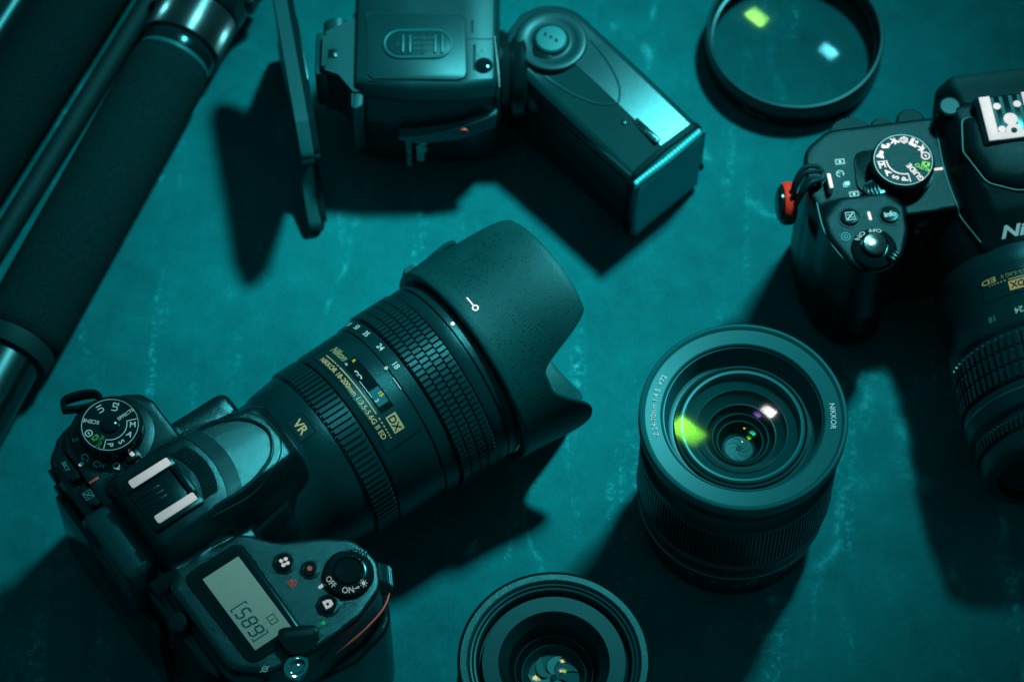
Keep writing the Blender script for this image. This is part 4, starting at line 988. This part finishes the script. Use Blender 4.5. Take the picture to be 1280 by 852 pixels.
def f(b):
    # two sloping top panels meeting in a ridge
    for sg in (-1, 1):
        n, m_ = 40, 14; V = []
        for i in range(n + 1):
            u = -(HW - 1.2) + (HL - .6 + HW - 1.2) * i / n
            vm = math.sqrt(max(0, (HW - 1.2) ** 2 - u * u)) if u < 0 else HW - 1.2
            V.append([b.verts.new(TH_ @ Vector((u, sg * vm * j / m_, roofz(u, sg * (vm * j / m_ + 1e-5)) - (1.1 * max(0, (j / m_ - .86) / .14) ** 2 if j < m_ else 1.1)))) for j in range(m_ + 1)] + [b.verts.new(TH_ @ Vector((u, sg * vm * 1.004, 41)))])
        for i in range(n):
            for j in range(m_ + 1):
                q = (V[i][j], V[i + 1][j], V[i + 1][j + 1], V[i][j + 1])
                try: b.faces.new(q if sg < 0 else q[::-1])
                except ValueError: pass
    bmesh.ops.remove_doubles(b, verts=list(b.verts), dist=1e-4)
tpn = part('top_panel', 'head_panel', hdm, f, 3.4)
def f(b):
    P = [(u, v) for u, v in ((10, 12.5), (22, 10.5), (33, 6.5), (38.5, 1.5), (38.5, -1.5), (33, -6.5), (22, -10.5), (10, -12.5))]
    Q = smooth_path([(u, v, 0) for u, v in P], 6); tube(b, [TH_ @ Vector((q.x, q.y, roofz(q.x, q.y) + .05)) for q in Q], .4, 7)
part('panel_line', 'inner_ring', hdm, f)
part('ridge_line', 'dark_pit', hdm, lambda b: tube(b, [TH_ @ Vector((u, -.3, roofz(u, .3) + .02)) for u in range(15, 66, 3)], .22, 6))
def f(b):
    lathe(b, [(14.8, 44.5), (14.8, 49.6), (14.2, 50.6), (13.2, 50.9), (10.6, 50.4), (8.2, 49.9), (7.2, 50.2), (7.0, 50.5)], 96, TO @ Matrix.Translation(PV))
pd = part('pivot_disc', 'flash_top', a, f, 40)
pbn = part('lock_button', 'satin_ring', pd, lambda b: lathe(b, [(6.6, 49.6), (6.6, 51.2), (5.9, 52.0), (0, 52.4)], 48, TO @ Matrix.Translation(PV)))
def f(b):
    for k in range(3): lathe(b, [(.75, 52.1), (.6, 52.8), (0, 52.9)], 14, TO @ Matrix.Translation((PV.x - 2.2 + 2.2 * k, PV.y + 1.8 - 1.5 * k, 0)))
part('button_dot', 'black', pbn, f)
def f(b):
    prism(b, [(u, v) for u, v in rpoly([(HL - 17, -1.4, .5), (HL - 3, -1.4, .5), (HL - 3, 1.4, .5), (HL - 17, 1.4, .5)])], 44, 47.4, .4, T=TH_)
    prism(b, circ(HL - 19, -4, 1.2, 14), 44, 47.3, .3, T=TH_)
part('panel_catch', 'black', hdm, f)
# front frame and clear panel
def f(b):
    fr_o = [(-HW - .3, 2), (HW + .3, 2), (HW + .3, 42), (HW - 3, 45.4), (0, 47.4), (-HW + 3, 44.6), (-HW - .3, 41)]
    loft(b, [[(HL - .8, v, z) for v, z in fr_o], [(HL + 1.8, v, z) for v, z in fr_o], [(HL + 2.4, v * .97, 26 + (z - 26) * .97) for v, z in fr_o]], T=TH_)
part('front_frame', 'black_smooth', hdm, f)
def f(b):
    n = 21; z0, z1 = 1.6, 42.5
    v0, v1 = -HW + .6, HW - 1.8
    V0 = []; V1 = []
    for k in range(2 * n + 1):
        v = v0 + (v1 - v0) * k / (2 * n); u = HL + 3.7 + (1.5 if k % 2 else 0)
        V0.append((u, v, z0)); V1.append((u + .8, v, z1))
    rows = [[(HL + 2.4, p[1], z0) for p in V0], [(p[0] - 1.2, p[1], z0) for p in V0], [(p[0], p[1], z0 + 1) for p in V0], [(p[0], p[1], z1 - 1) for p in V1], [(p[0] - .8, p[1], z1) for p in V1], [(HL + 2.4, p[1], z1 + 1) for p in V1]]
    W = [[b.verts.new(TH_ @ Vector(p)) for p in r] for r in rows]
    for i in range(len(W) - 1):
        for k in range(2 * n): b.faces.new((W[i][k], W[i][k + 1], W[i + 1][k + 1], W[i + 1][k]))
    b.faces.new([r[0] for r in W]); b.faces.new([r[-1] for r in W][::-1])
    bmesh.ops.recalc_face_normals(b, faces=list(b.faces))
fp = part('flash_panel', 'diffuser', hdm, f, 20)
def f(b):
    for k in range(0, 43, 2):
        v = -HW + .6 + (2 * HW - 2.4) * k / 42
        tube(b, [TH_ @ Vector((HL + 3.85, v, 3)), TH_ @ Vector((HL + 4.6, v, 41))], .34, 5)
part('groove_shade', 'black', fp, f)  # dark tubes in the grooves: rib shading put in as colour
def f(b):
    T = TH_
    tube(b, [T @ Vector(p) for p in smooth_path([(HL + 4.6, HW - 1.8, 43), (HL + 5.0, 0, 43.2), (HL + 4.6, -HW + .8, 42.6), (HL + 4.8, -HW - .6, 30), (HL + 4.0, -HW + .2, 8), (HL + 4.6, -HW + 3, 1.8)], 8)], .75, 8)
    for v, z in ((HW - 1.5, 43.0), (HW - 3.6, 41.8), (-HW + 1, 42.0)): ball(b, T @ Vector((HL + 4.6, v, z)), 1.1, seg=12)
part('panel_rim', 'satin_ring', fp, f)
def f(b):
    box(b, HL + 2, HL + 4.2, HW - 2.2, HW + .9, 12, 41, .8, T=TH_); ball(b, TH_ @ Vector((HL + 3.4, HW, 13)), 1.8, seg=12)
part('frame_post', 'black_smooth', hdm, f)

# ================================================================== FLASH STAND
a = empty('flash_stand', 'flat plastic stand plate on edge, clipped to the foot of the flash unit', 'stand', (-81, 51, 0))
dS = Vector((-.18, .983, 0)).normalized(); nS = Vector((dS.y, -dS.x, 0))
def splate(b, pts, t0, t1, bev=.6):
    # plate coordinates (s, z) -> local
    T = Matrix(((dS.x, 0, nS.x, 0), (dS.y, 0, nS.y, 0), (0, 1, 0, 0), (0, 0, 0, 1)))
    prism(b, pts, t0, t1, bev, T=T, top_only=False)
PL = rpoly([(0, .3, 2), (9, .3, 3), (30, 21, 12), (52, 21, 12), (74, .3, 3), (86, .3, 3), (88, 10, 6), (70, 40, 10), (88, 60, 6), (80, 66, 5), (14, 65.5, 10), (-1, 60, 3), (1, 53, 3), (23, 28, 10), (14, 12, 8), (-2, 6, 3)], 6)
part('plate', 'plate_teal', a, lambda b: splate(b, PL, -2.6, 2.6))
part('shoe_socket', 'black', a, lambda b: splate(b, rpoly([(36, 26, 3), (70, 26, 3), (70, 56, 3), (36, 56, 3)]), 2.4, 6.0))
part('backing', 'black_smooth', a, lambda b: splate(b, [(50 + (s - 50) * .95, 34 + (z - 34) * .95) for s, z in PL], 2.4, 5.2, .8))

# ================================================================== TRIPOD
a = empty('tripod', 'folded tripod with dark foam grips and knurled collar across the top left corner', 'tripod', (-160, 80, 0))
O2 = Vector((-160, 80, 0))
def frame(p0, p1):
    d = (Vector(p1) - Vector(p0)); L_ = d.length; q = d.to_track_quat('Z', 'Y').to_matrix().to_4x4()
    return Matrix.Translation(-O2) @ Matrix.Translation(p0) @ q, L_
# near leg: from far lower left up to the collar
A0 = Vector((-143, 119, 19)); A1 = Vector((-196, -7, 19)); dA = (A0 - A1).normalized()
B0 = A1 - dA * 3; Tn, Ln = frame(B0, A0 + dA * 3)
part('foam_grip', 'foam', a, lambda b: lathe(b, [(12, 0), (15.6, 0), (17.0, 2), (17.3, 6), (17.3, Ln - 9), (17.0, Ln - 4), (15.6, Ln - 1), (13.5, Ln)], 96, Tn))
mat('leg_metal', (0.012, 0.10, 0.11), 0.3, metal=1.0, tint=(1, 1, 1))
part('leg_tube', 'leg_metal', a, lambda b: lathe(b, [(13.6, -80), (13.6, 2)], 96, Tn, cap=True)); 
part('end_ring', 'rubber_dull', a, lambda b: lathe(b, [(13.8, -9), (16.2, -8.4), (16.8, -6), (16.6, -1), (14, .4)], 96, Tn))
part('seat_ring', 'satin_ring', a, lambda b: lathe(b, [(14.6, Ln - 2), (16.1, Ln - .6), (15.8, Ln + 1.2), (14.6, Ln + 1.4)], 96, Tn))
part('lock_ring', 'black_smooth', a, lambda b: lathe(b, [(14.4, Ln + .6), (15.8, Ln + 1.6), (16.2, Ln + 4.6), (15.6, Ln + 7.8), (15.0, Ln + 8.4)], 96, Tn))
mat('collar_metal', (0.02, 0.11, 0.12), 0.28, metal=0.9, tint=(1, 1, 1))
part('knurled_collar', 'collar_metal', a, lambda b: lathe(b, [(15.0, Ln + 8.0), (16.6, Ln + 8.4), (16.8, Ln + 9), (16.8, Ln + 26), (16.5, Ln + 26.6), (15.4, Ln + 27)], 720, Tn, lambda q, i: (.28 if (q * 120 / 2 / PI) % 1 < .5 else 0) * (1 if i in (2, 3) else 0)))
part('lock_ring', 'black_gloss', a, lambda b: lathe(b, [(15.2, Ln + 26.6), (17.2, Ln + 27.2), (17.8, Ln + 32), (17.4, Ln + 39), (16, Ln + 40), (16, Ln + 60), (0, Ln + 60)], 96, Tn))
def f(b):
    box(b, 6, 20, -4, 4, Ln + 24, Ln + 44, 2, T=Tn); box(b, -20, -8, -5, 5, Ln + 36, Ln + 52, 2, T=Tn)
    ball(b, Tn @ Vector((19, 0, Ln + 30)), (3, 3, 5)); ball(b, Tn @ Vector((-19, 3, Ln + 44)), (4, 4, 4))
    box(b, 15, 18.6, -3, 3, Ln + 12, Ln + 28, 1, T=Tn)
part('lock_lever', 'black_smooth', a, f)
# far leg, higher in the frame
Tf, Lf = frame((-247, 6, 19), (-145, 224, 19))
part('foam_grip', 'foam', a, lambda b: lathe(b, [(12, 0), (17.3, 1), (17.3, Lf - 1), (12, Lf)], 96, Matrix.Translation((-4.5, 0, 0)) @ Tf))
Tm, Lm = frame((-232.5, -8, 9), (-143.5, 184, 9))
part('centre_tube', 'rubber_dull', a, lambda b: lathe(b, [(4.6, -20), (4.6, Lm)], 48, Matrix.Translation((0, 0, 0)) @ Tm, cap=True))
Tk, Lk = frame((-271, 20, 8), (-174.5, 226, 8))
part('centre_tube', 'rubber', a, lambda b: lathe(b, [(7.5, 0), (7.5, Lk)], 48, Matrix.Translation((-6, 0, 0)) @ Tk, cap=True))

# ================================================================== RIGHT CAMERA
cr = empty('dslr_camera', 'smaller black DSLR cut off by the right edge, green AUTO on its mode dial', 'camera', (193.5, 49.1, 0), math.radians(-81.7 - 90))
bm = bmesh.new()
prism(bm, rpoly([(-58, -16, 8), (68, -16, 10), (79, -8, 9), (81, 10, 10), (76, 26, 8), (44, 27, 5), (-56, 24, 9)]), 2, 73.5, 5, 4)
prism(bm, rpoly([(48, 4, 6), (79, 4, 10), (81, 18, 10), (77, 34, 12), (68, 44, 10), (60, 45, 8), (52, 40, 8), (47, 30, 8), (45, 18, 5)]), 2, 60, 5, 4)
prism(bm, rpoly([(45.5, 18, 6), (79, 18, 8), (78.5, 34, 14), (71, 50, 12), (61, 53, 10), (51, 47.5, 9), (46.5, 36, 8)]), 40, 79.2, 4.5, 4)
def hump2(y, wt, wb, zt, zb=60, n=7):
    P = [(-wb, y, zb), (-wb, y, 71)]
    for k in range(n + 1):
        q = PI / 2 * k / n; P.append((-wt - (wb - wt) * (1 - math.sin(q)) * .9, y, 74 + (zt - 74) * math.sin(q) ** .8 if k else 73))
    return P + [(-wt * .5, y, zt + .5), (0, y, zt + .7), (wt * .5, y, zt + .5)] + [(-x, yy, z) for x, yy, z in P[::-1]]
loft(bm, [hump2(*q) for q in ((-18, 19, 24.5, 82), (-12, 19.5, 25.5, 84.5), (0, 18.5, 25.5, 85), (12, 17.5, 25, 85), (24, 15.5, 24, 83.5), (34, 13, 22.4, 80.5), (42, 11, 20.5, 77), (46.5, 10, 19.5, 73))])
lathe(bm, [(0, 20), (36, 20), (35, 40), (33.5, 47), (0, 47)], 96, AX(43))
me, zR = remesh(bm, 0.65, 30)
body = link('body', me, 'body_matt', cr, 60)
# raised flash cover lobe ahead of the shoe
def f(b):
    n = 40; P = rpoly([(-17.5, -6, 3), (17.5, -6, 3), (19.6, 8, 7), (13.5, 23, 7), (0, 28.6, 12), (-13.5, 23, 7), (-19.6, 8, 7)], 6)
    rings = []
    for k, dz in ((1.0, .1), (.985, 1.2), (.95, 2.0), (.88, 2.5), (.7, 3.0), (.4, 3.4), (.12, 3.5)):
        rings.append([(x * k, 10 + (y - 10) * k, zR(x * k * .97, 10 + (y - 10) * k * .97) + dz) for x, y in P])
    loft(b, rings)
lob = part('flash_cover', 'body_matt', cr, f, 60)
def f(b):
    P = rpoly([(-17.5, -6, 3), (17.5, -6, 3), (19.8, 8, 7), (13.7, 23.2, 7), (0, 28.9, 12), (-13.7, 23.2, 7), (-19.8, 8, 7)], 6)
    tube(b, [(x * 1.005, y, zR(x * .97, y * .98) + .5) for x, y in P], .3, 6, closed=True)
part('cover_seam', 'print_dim', lob, f)
part('hump_seam', 'print_dim', cr, lambda b: tube(b, [(p.x, p.y, zR(p.x - .3, p.y) + .05) for p in smooth_path([(25.6, -8, 0), (26.2, 6, 0), (25.4, 20, 0), (22.8, 32, 0), (19, 43, 0)], 8)], .22, 6))
def f(b):
    box(b, -12.4, 12.4, -12, 9.5, 84, 90.0, 1.0)
hs = part('hot_shoe', 'black_smooth', cr, f)
def f(b):
    box(b, 6.2, 10.6, -11.2, 8.8, 90.0, 91.4, .3); box(b, -10.6, -6.2, -11.2, 8.8, 90.0, 91.4, .3)
    box(b, -8, 8, 5.2, 8.8, 90.0, 91.2, .3)
    prism(b, circ(0, 5.4, 3.2, 30), 90.0, 91.1)
part('shoe_rail', 'white_paint', hs, f)
def f(b):
    shape(b, circ(0, 0, 2.75, 32), flat(0, -.4, 90.25)); 
    for x, y, r in ((4.0, -6.4, 1.5), (-4.0, -6.4, 1.5), (4.3, 4.0, 1.45)): shape(b, circ(0, 0, r, 24), flat(x, y - .4, 90.25))
part('shoe_contact', 'white_paint', hs, f)
part('shoe_hole', 'dark_pit', hs, lambda b: shape(b, circ(0, 0, 1.2, 20), flat(0, 5.4, 91.3)))
part('shoe_groove', 'inner_dark', hs, lambda b: [box(b, x - .7, x + .7, -11, 3.5, 89.9, 90.12) for x in (-1.9, 1.9, 5.3, -5.3)])
# eyecup, back
def f(b):
    out = rpoly([(-22, 58, 4), (22, 58, 4), (23, 78, 4), (18, 86, 4), (-18, 86, 4), (-23, 78, 4)], 5)
    loft(b, [[(x * k, y, 74 + (z - 74) * k) for x, z in out] for k, y in ((.82, -12), (.9, -18), (1.0, -21), (1.02, -24), (.97, -25.6), (.8, -25.8), (.6, -22))])
part('eyecup', 'rubber_dull', cr, f, 50)
part('diopter_knob', 'black_smooth', cr, lambda b: (lathe(b, [(0, 70), (3.6, 70), (3.6, 82.6), (4.3, 83), (4.3, 86), (3.6, 86.4), (0, 86.4)], 120, Matrix.Translation((20.6, -13.2, -2)), lambda q, i: (.4 if (q * 22 / 2 / PI) % 1 < .5 else 0) * (1 if i in (3, 4) else 0))), 12)
# mode dial
MX, MY = 43.3, 7.6; TM = Matrix.Translation((MX, MY, 0))
part('release_plate', 'body_matt', cr, lambda b: prism(b, rpoly([(43, -4, 3), (60, -4, 5), (61.5, 12, 5), (52, 22, 4), (40, 20, 3)]), 72, 74.6, .8))
part('mode_dial_base', 'black_smooth', cr, lambda b: lathe(b, [(0, 72), (12.8, 72), (12.6, 76), (0, 76)], 80, TM))
md = part('mode_dial', 'black_smooth', cr, lambda b: lathe(b, [(0, 76), (12.2, 76), (12.0, 76.6), (12.0, 82.0), (11.6, 82.8), (10.9, 83.1), (0, 83.1)], 320, TM, lambda q, i: (.4 if (q * 52 / 2 / PI) % 1 < .5 else 0) * (1 if i in (2, 3) else 0)))
part('dial_face', 'body_matt', md, lambda b: lathe(b, [(10.9, 83.15), (0, 83.2)], 64, TM))
# world angle -> local: local = world + 171.7
RI = [('M', 196, 8.7, 2.7), ('A', 221, 8.7, 2.6), ('S', 246, 8.7, 2.6), ('P', 271, 8.7, 2.6), ('GUIDE', 306, 7.2, 2.2), ('@noflash', 11, 8.9, 3.0), ('@run', 34, 8.9, 3.5), ('@night', 59, 8.9, 3.3), ('@flower', 85, 8.9, 3.2), ('@run', 110, 8.9, 3.4), ('@child', 136, 8.9, 3.4), ('@portrait', 164, 8.9, 3.4)]
def f(b):
    dialtxt(b, RI, MX, MY, 83.3, 10, 2, 171.7, inward=True, bold=.03)
    arc_strip(b, MX, MY, 6.3, .5, 186 + 171.7, 283 + 171.7, 83.3)
    for q in (186, 283):
        an = math.radians(q + 171.7); c, s_ = math.cos(an), math.sin(an)
        b.faces.new([b.verts.new((MX + r * c - k * s_, MY + r * s_ + k * c, 83.3)) for r, k in ((6.2, -.2), (10.3, -.2), (10.3, .2), (6.2, .2))])
part('dial_marking', 'white_paint', md, f)
def f(b): arc_strip(b, MX, MY, 11.15, .3, 0, 360, 83.12, 90)
part('dial_edge_line', 'print_teal', md, f)
part('auto_marking', 'green_bright', md, lambda b: dialtxt(b, [('AUTO', -27, 8.3, 1.7), ('@camera', -13, 8.9, 2.6)], MX, MY, 83.35, 10, 2, 171.7, inward=True, bold=.03))
def bar(b, x, y, L_, W_, deg, z): prism(b, rpoly([(-L_ / 2, -W_ / 2, W_ * .4), (L_ / 2, -W_ / 2, W_ * .4), (L_ / 2, W_ / 2, W_ * .4), (-L_ / 2, W_ / 2, W_ * .4)]), z, z + .3, .08, T=Matrix.Translation((x, y, 0)) @ Matrix.Rotation(math.radians(deg), 4, 'Z'))
part('dial_index', 'white_paint', cr, lambda b: bar(b, 28.4, 8.4, 3.6, 1.2, 0, zR(28.4, 8.4) + .1))
part('power_index', 'white_paint', cr, lambda b: bar(b, 60.4, 28.4, 1.2, 4.0, 2, zR(60.4, 28.4) + .05))
# side icons: release modes
def f(b):
    for s, x, y in (('@frame', 65.8, -.6), ('@timer', 66.8, 4.8), ('@burst', 65.4, 9.8), ('@frame', 63.2, 14.6)):
        glyph_icon(b, s[1:], flat(x, y, zR(x, y) + .15, 180), 3.0)
part('drive_icon', 'print_teal', cr, f)
def f(b):
    prism(b, rpoly([(51, 10, 2), (60, 14, 1.2), (58.5, 20, 1.2), (49, 18, 2)]), 74, 78.8, 1)
    for k in range(4): box(b, 54.2 + k * 1.4, 54.9 + k * 1.4, 13.0 + k * .4, 19.0, 78.5, 79.5, .2)
part('release_lever', 'black_smooth', cr, f)
# buttons
def button2(x, y, r, h, m='black_gloss'):
    zb = zR(x, y)
    part('button_collar', 'body_matt', cr, lambda b: lathe(b, [(r + 1.2, zb - .6), (r + 1.1, zb + .3), (r + .4, zb + .35), (r + .2, zb - .3)], 40, Matrix.Translation((x, y, 0))))
    return part('button', m, cr, lambda b: lathe(b, [(r, zb - 1), (r, zb + h - .3), (r - .35, zb + h), (0, zb + h + .12)], 40, Matrix.Translation((x, y, 0)))), zb + h + .22
q, zz = button2(68.0, 28.0, 3.5, 1.2); part('button_marking', 'print_teal', q, lambda b: glyph_icon(b, 'expo', flat(68.0, 28.0, zz, 180), 2.7))
q, zz = button2(52.6, 29.2, 3.5, 1.2); part('button_marking', 'print_teal', q, lambda b: text(b, 'info', 2.3, flat(52.6, 29.2, zz, 180), bold=.03))
part('retouch_mark', 'print_dim', cr, lambda b: [arc_strip(b, 71.2, 36, r, .35, 0, 360, zR(71.2, 36) + .15, 24) for r in (.5, 1.5)])
RX, RY = 61.6, 43.0; TR = Matrix.Translation((RX, RY, 0))
def f(b):
    lathe(b, [(0, 76), (8.6, 76), (8.8, 79.6), (8.2, 80.6), (5.6, 82.2), (5.2, 81.6), (0, 81.6)], 80, TR)
    T = TR @ Matrix.Rotation(math.radians(140), 4, 'Z')
    box(b, 5.8, 9.8, -2.4, 2.4, 78, 82.2, .6, T=T)
    for k in range(3): box(b, 6.2, 10.2, -1.9 + k * 1.5, -1.2 + k * 1.5, 81.8, 82.8, .2, T=T)
pc = part('power_collar', 'black_smooth', cr, f)
mat('silver_button', (0.06, 0.20, 0.21), 0.16, metal=1.0, tint=(1, 1, 1), bump=0.5, bscale=150)
part('shutter_button', 'silver_button', pc, lambda b: lathe(b, [(4.8, 81.4), (4.8, 83.6), (4.2, 84.3), (2.4, 84.0), (0, 83.7)], 56, TR))
def f(b):
    for s, w_, h in (('OFF', 86, 2.2), ('ON', 138, 2.2)):
        A0_ = math.radians(w_ + 171.7)
        def F_(x, y): A = A0_ + x / 7.0; R = 7.0 - y; return (RX + R * math.cos(A), RY + R * math.sin(A), 80.6 + (8.2 - R) * .6 + .3)
        text(b, s, h, F_, bold=.015)
part('power_marking', 'print_teal', pc, f)
part('assist_lamp', 'black_gloss', cr, lambda b: lathe(b, [(4.4, 0), (4.2, 2), (3, 2.8), (0, 3.2)], 40, Matrix.Translation((37, 25.5, 63)) @ Matrix.Rotation(-PI / 2 + .4, 4, 'X')))
def f(b): lathe(b, [(0, 0), (8.5, 0), (8.5, 6.4), (8, 7), (0, 7)], 200, Matrix.Translation((58.5, -13.5, 63.5)) , lambda q, i: .5 * (1 if (q * 36 / 2 / PI) % 1 < .5 else 0))
part('rear_dial', 'rubber_dull', cr, f)
part('rear_knob', 'rubber_dull', cr, lambda b: (lathe(b, [(0, 60), (4.6, 60), (4.4, 70.5), (3.6, 71.5), (0, 71.6)], 40, Matrix.Translation((46, -15.5, 0))), lathe(b, [(0, 60), (6, 60), (5.8, 70.5), (4.8, 71.5), (0, 71.6)], 48, Matrix.Translation((34, -16.5, 0)))), 20)
def f(b): text(b, 'Nikon', 5.0, lambda x, y: (-x - .2, 41.6 - y * .85, zR(-x - .2, 41.6 - y * .85) + .25), width=23, bold=.035, shear=.25)
part('maker_name', 'print_teal', cr, f)
def f(b):
    for x in (77.2, 80.2): tube(b, [(x - 4, 6.5, 74), (x - 2, 6.5, 77), (x, 6.5, 77.5)], .9, 8)
    box(b, 75.4, 76.8, 4.2, 13.2, 73.5, 77.4, .3)
part('strap_lug', 'white_paint', cr, lambda b: box(b, 71.4, 73.0, 6.6, 13.4, 73.4, 78.4, .4))
# lens of the right camera
ZR = 43.0
def f(b):
    prof = [(30, 45), (33.4, 45.5), (34.2, 50), (34.0, 54), (33.2, 56), (33.4, 68), (34.4, 70.2), (34.4, 79), (34.0, 80), (32.8, 81), (32.8, 102), (34.4, 103), (34.6, 107), (34.2, 112), (32.0, 113.5), (31.6, 121), (32.2, 122), (32.0, 128), (31, 129), (27, 129)]
    lathe(b, prof, 160, AX(ZR))
rl = part('kit_lens', 'barrel', cr, f)
def f(b):
    lathe(b, [(32.8, 82), (33.6, 82.4), (33.6, 101.4), (32.8, 102)], 160, AX(ZR))
    for r_ in range(3): ribs_round(b, 72, 33.4, 35.2, 82.6 + r_ * 6.4, 88.7 + r_ * 6.4, ZR, .5, 0, .3)
part('zoom_ring', 'rubber', rl, f)
part('silver_band', 'steel', rl, lambda b: lathe(b, [(34.3, 105.6), (34.9, 105.9), (34.9, 106.8), (34.4, 107)], 160, AX(ZR)))
part('focus_ring', 'rubber', rl, lambda b: ribs_round(b, 90, 31.6, 33.0, 115.5, 120.5, ZR, .5, 0, .4))
part('front_glass', 'black_gloss', rl, lambda b: lathe(b, [(27, 127), (18, 128.5), (0, 129.5)], 80, AX(ZR)))
OR = lambda y, phi=0, d=.15, r=33.4: oncyl(r + d, y, ZR, phi)
np2 = part('name_plate', 'black_gloss', rl, lambda b: rrect_line(b, -24, 24, 57.4, 67.2, .25, OR(0), 1.2))
def f(b):
    patch(b, -11, 12.5, 60.6, 61.0, OR(0, 0, .2), 12, 1)
    for x in (13.5, 15, 16.4, 17.7, 18.9, 20.0): patch(b, x, x + .8 - (x - 13) * .05, 60.6, 61.0, OR(0, 0, .2), 1, 1)
    text(b, 'ED', 2.2, OR(58.9, math.degrees(20.2 / 33.4), .2), width=6, bold=.02)
part('plate_line', 'print_gold', np2, f)
part('lens_writing', 'gold_dim', np2, lambda b: text(b, 'AF-S NIKKOR 18-55mm 1:3.5-5.6G II', 1.7, OR(58.9, math.degrees(-3 / 33.4), .2), width=36, bold=.01))
part('format_badge', 'dx_gold_bright', np2, lambda b: patch(b, 6.3, 12.8, 61.6, 65.6, OR(0, 0, .2), 5, 1))
part('format_writing', 'dark_pit', np2, lambda b: text(b, 'DX', 2.7, OR(63.6, math.degrees(9.55 / 33.4), .28), bold=.03))
def f(b):
    for s, x in (('24', 11.6), ('35', 1), ('45', -9), ('55', -20)): text(b, s, 2.5, oncyl(34.55, 75, ZR, math.degrees(x / 34.5)), bold=.02)
part('focal_marking', 'print_teal', rl, f)
part('focal_marking', 'print_dim', rl, lambda b: text(b, '18', 2.5, oncyl(34.55, 75, ZR, math.degrees(22.8 / 34.5)), bold=.02))

def f(b):
    P = [(80.2, 18, 0), (79.9, 30, 0), (77, 40, 0), (71, 49.4, 0), (62, 53.2, 0), (53.5, 49.6, 0), (47.6, 40, 0), (46.0, 26, 0)]
    tube(b, [(p.x - (p.x - 63) * .07, p.y - (p.y - 28) * .05, 77.4) for p in smooth_path(P, 6)], .28, 6)
part('grip_edge', 'print_dim', cr, f)

# ---- red strap connector with its cord, hanging from the left lug of the right camera
TRc = Matrix.Translation((193.5, 49.1, 0)) @ Matrix.Rotation(math.radians(-171.7), 4, 'Z')
def RW(x, y, z): return TRc @ Vector((x, y, z))
Cc = RW(87.5, 8.5, 62)
a = empty('strap_connector', 'red and black strap disc hanging by black cord from the smaller camera', 'strap connector', tuple(Cc))
Oc = Matrix.Translation(-Cc)
TDc = Matrix.Rotation(math.radians(184), 4, 'Z') @ Matrix.Rotation(math.radians(84), 4, 'Y')
part('disc', 'red_plastic', a, lambda b: lathe(b, [(0, -2.6), (7.6, -2.6), (8.4, -1.6), (8.5, 1.2), (7.8, 2.4), (6.4, 2.6)], 64, TDc))
part('disc_face', 'black_smooth', a, lambda b: lathe(b, [(6.6, 2.0), (6.6, 3.4), (5.8, 3.8), (0, 3.8)], 48, TDc))
def f(b):
    for dy, dz in ((0, 0), (2.4, .5)):
        P = [RW(86.0, 9.5 + dy, 66), RW(85.5, 7 + dy, 74), RW(82, 3.6 + dy, 78.6 + dz), RW(78, 2.8 + dy * 1.2, 79.0 + dz), RW(74.6, 4.0 + dy * .6, 77.8), RW(75, 7.6 + dy * .3, 77.2), RW(80, 7.8 + dy, 78 + dz), RW(84.2, 11.4 + dy * .6, 73), RW(85.6, 12, 64)]
        tube(b, [Oc @ p for p in smooth_path([tuple(p) for p in P], 6)], 0.95, 8)
part('cord', 'cord', a, f)
